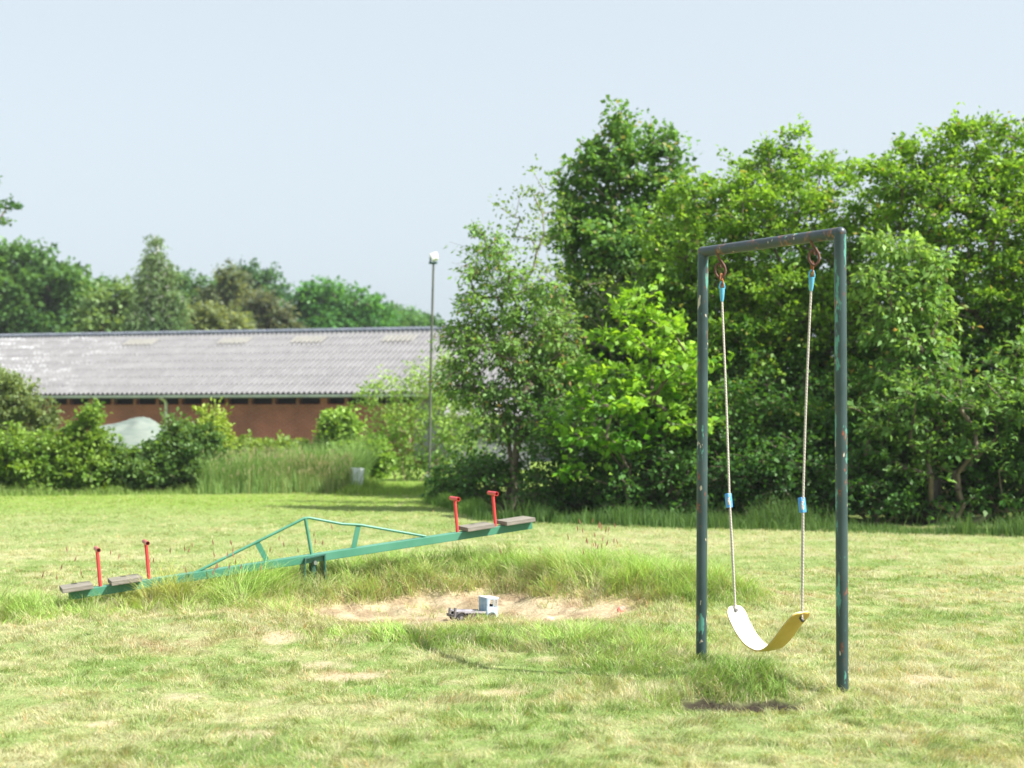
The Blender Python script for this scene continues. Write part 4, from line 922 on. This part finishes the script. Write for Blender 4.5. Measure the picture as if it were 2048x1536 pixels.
# ------------------------------------------------------------------ toy truck
tc_ = at(945, 1243, 9.93); tz = gz(tc_.x, tc_.y) - .014
def toy():
    root = thing('toy_truck', 'battered toy truck with a pale blue cab lying in the sand', 'toy truck', (tc_.x, tc_.y, tz), 0)
    Mx = Matrix.Translation((tc_.x, tc_.y, tz - .004)) @ Matrix.Rotation(R(30), 4, 'Z') @ Matrix.Rotation(R(4), 4, 'Y')
    cabm = simple('pale_blue_tin', (.14, .27, .38), (.30, .42, .50), 25, .5); wh = simple('sunlit_blue_white', (.28, .36, .44), (.44, .50, .56), 25, .5)  # sunlit white put into the side panel colour, back wall left shaded blue
    grey = simple('grimy_grey', (.07, .07, .075), (.24, .22, .22), 30, .7, bmp=.4); bedm = simple('grey_violet_bed', (.22, .21, .24), (.4, .38, .4), 22, .6)
    # cab: box with window openings built from posts and panels; local x forward
    x0, x1, y0, y1, z0, z1 = .075, .165, -.058, .058, .045, .165; zw = .108; t = .006
    def P(): b = MB(); b.M = Mx; return b
    b = P(); b.add([(x0 + .006, y0, z0), (x0 + .006, y1, z0), (x0 - .004, y1, z1), (x0 - .004, y0, z1), (x0 + .012, y0, z0), (x0 + .012, y1, z0), (x0 + .002, y1, z1), (x0 + .002, y0, z1)], [(0, 1, 2, 3), (7, 6, 5, 4), (0, 4, 5, 1), (1, 5, 6, 2), (2, 6, 7, 3), (3, 7, 4, 0)])
    cab = b.build('cab', cabm, root)
    b = P()
    for ys_ in (y0, y1 - t):
        b.box(x0 + .004, ys_, z0 - .012, x1, ys_ + t, zw); b.box(x0, ys_, zw, x0 + .022, ys_ + t, z1)
        b.box(x0 + .052, ys_, zw, x0 + .058, ys_ + t, z1 - .006); b.box(x1 - .006, ys_, zw, x1, ys_ + t, z1 - .006); b.box(x0 + .022, ys_, z1 - .008, x1, ys_ + t, z1)
    b.box(x1 + .0005, y0, z0 - .012, x1 + t, y1, zw); b.box(x1 + .0005, -.003, zw, x1 + t, .003, z1 - .006)
    b.build('side_panel', wh, cab)
    b = P(); b.box(x0 - .006, y0 - .003, z1 + .0005, x1 + .006, y1 + .003, z1 + .007); b.tube([(x0 + .045, -.03, z1 + .006), (x0 + .045, -.03, z1 + .016)], [.007, .005], 10); rf = b.build('cab_roof', simple('pale_tin', (.55, .6, .68), (.7, .73, .78), 20, .5), cab, bevel=.002)
    b = P(); b.box(x0 + .02, -.04, z0, x0 + .05, .04, zw + .005); b.box(x0 + .062, -.02, z0, x0 + .07, .02, zw + .012); b.build('interior', M_dark, cab)
    b = P(); b.box(-.165, -.034, .030, .16, .034, .042); b.build('chassis', grey, root)
    b = P(); b.box(-.15, -.062, .062, .072, .062, .070)
    for yy in (-.062, .058): b.box(-.15, yy, .0705, .072, yy + .004, .076)
    b.build('bed', bedm, root)
    b = P(); b.box(-.07, -.056, .022, .03, .056, .0615); b.box(-.012, -.030, .0702, .012, .004, .0712); b.build('tank', simple('dark_rust_box', (.05, .04, .04), (.15, .11, .1), 30, .8), root)
    for (wx, wy) in ((-.125, -.062), (-.125, .048), (.115, -.062), (.115, .048)):
        b = P(); b.tube([(wx, wy, .030), (wx, wy + .016, .030)], .030, 22); wl = b.build('wheel', simple('black_rubber', (.015, .015, .016), (.05, .05, .05), 40, .9), root, smooth=True)
        b = P(); b.tube([(wx, wy - .0015, .030), (wx, wy + .0175, .030)], .012, 14); b.build('hub', grey, wl)
    for wx in (-.125, .115):
        for yy in (-.068, .048):
            b = P(); pts = [(wx + .040 * math.cos(a_), yy + .010, .030 + .040 * math.sin(a_)) for a_ in [math.pi * j / 10 for j in range(11)]]
            for j in range(10):
                p, q = pts[j], pts[j + 1]; b.add([(p[0], yy, p[2]), (q[0], yy, q[2]), (q[0], yy + .02, q[2]), (p[0], yy + .02, p[2]), (p[0], yy, p[2] + .004), (q[0], yy, q[2] + .004), (q[0], yy + .02, q[2] + .004), (p[0], yy + .02, p[2] + .004)], [(0, 1, 2, 3), (7, 6, 5, 4), (0, 4, 5, 1), (1, 5, 6, 2), (2, 6, 7, 3), (3, 7, 4, 0)])
            b.build('mudguard', wh if wx > 0 else grey, root)
    b = P(); b.box(-.178, -.06, .03, -.166, .06, .05); b.tube([(-.17, -.05, .04), (-.172, -.052, .098)], .010, 10); b.tube([(-.17, .03, .04), (-.172, .03, .09)], .009, 10); b.build('tail_bracket', grey, root)
    b = P(); b.box(x1 + .008, -.062, .022, x1 + .018, .062, .036); b.build('bumper', grey, root)
toy()

# ------------------------------------------------------------------ small finds on the ground
def lump(name, px, py, rx, ry, rz, mat, label, cat, seed, Y=None):
    g = gnd(px, py) if Y is None else at(px, py, Y); rg = random.Random(seed); bm = bmesh.new(); bmesh.ops.create_icosphere(bm, subdivisions=3, radius=1)
    for v in bm.verts:
        k = 1 + .25 * math.sin(v.co.x * 3 + seed) * math.cos(v.co.y * 4 + seed) + rg.uniform(-.05, .05); v.co = Vector((v.co.x * rx, v.co.y * ry, v.co.z * rz)) * k
    me = bpy.data.meshes.new(name); bm.to_mesh(me); bm.free(); o = link(name, me, mat); o.location = (g.x, g.y, gz(g.x, g.y) + rz * .5); tag(o, label, cat); return o
lump('red_scrap', 1242, 1222, .030, .02, .028, simple('faded_red', (.6, .16, .12), (.7, .28, .22), 30, .6), 'small faded red scrap at the right end of the sandpit', 'scrap', 3, 10.0)
lump('sand_clod', 1098, 1236, .035, .03, .020, simple('clod', (.55, .42, .3), (.66, .52, .38), 30, .9, bmp=.5), 'rounded sandy clod right of the toy truck', 'stone', 5, 9.9)

# ------------------------------------------------------------------ air
b = MB(); b.box(-160, -70, -3, 160, 175, 40)
hz = bpy.data.materials.new('haze'); hz.use_nodes = True; nt = hz.node_tree; nt.nodes.remove(nt.nodes['Principled BSDF'])
pv = nt.nodes.new('ShaderNodeVolumePrincipled'); pv.inputs['Color'].default_value = (.9, .95, 1, 1); pv.inputs['Density'].default_value = .0004
nt.links.new(pv.outputs[0], nt.nodes['Material Output'].inputs['Volume'])
tag(b.build('haze', hz), kind='stuff')
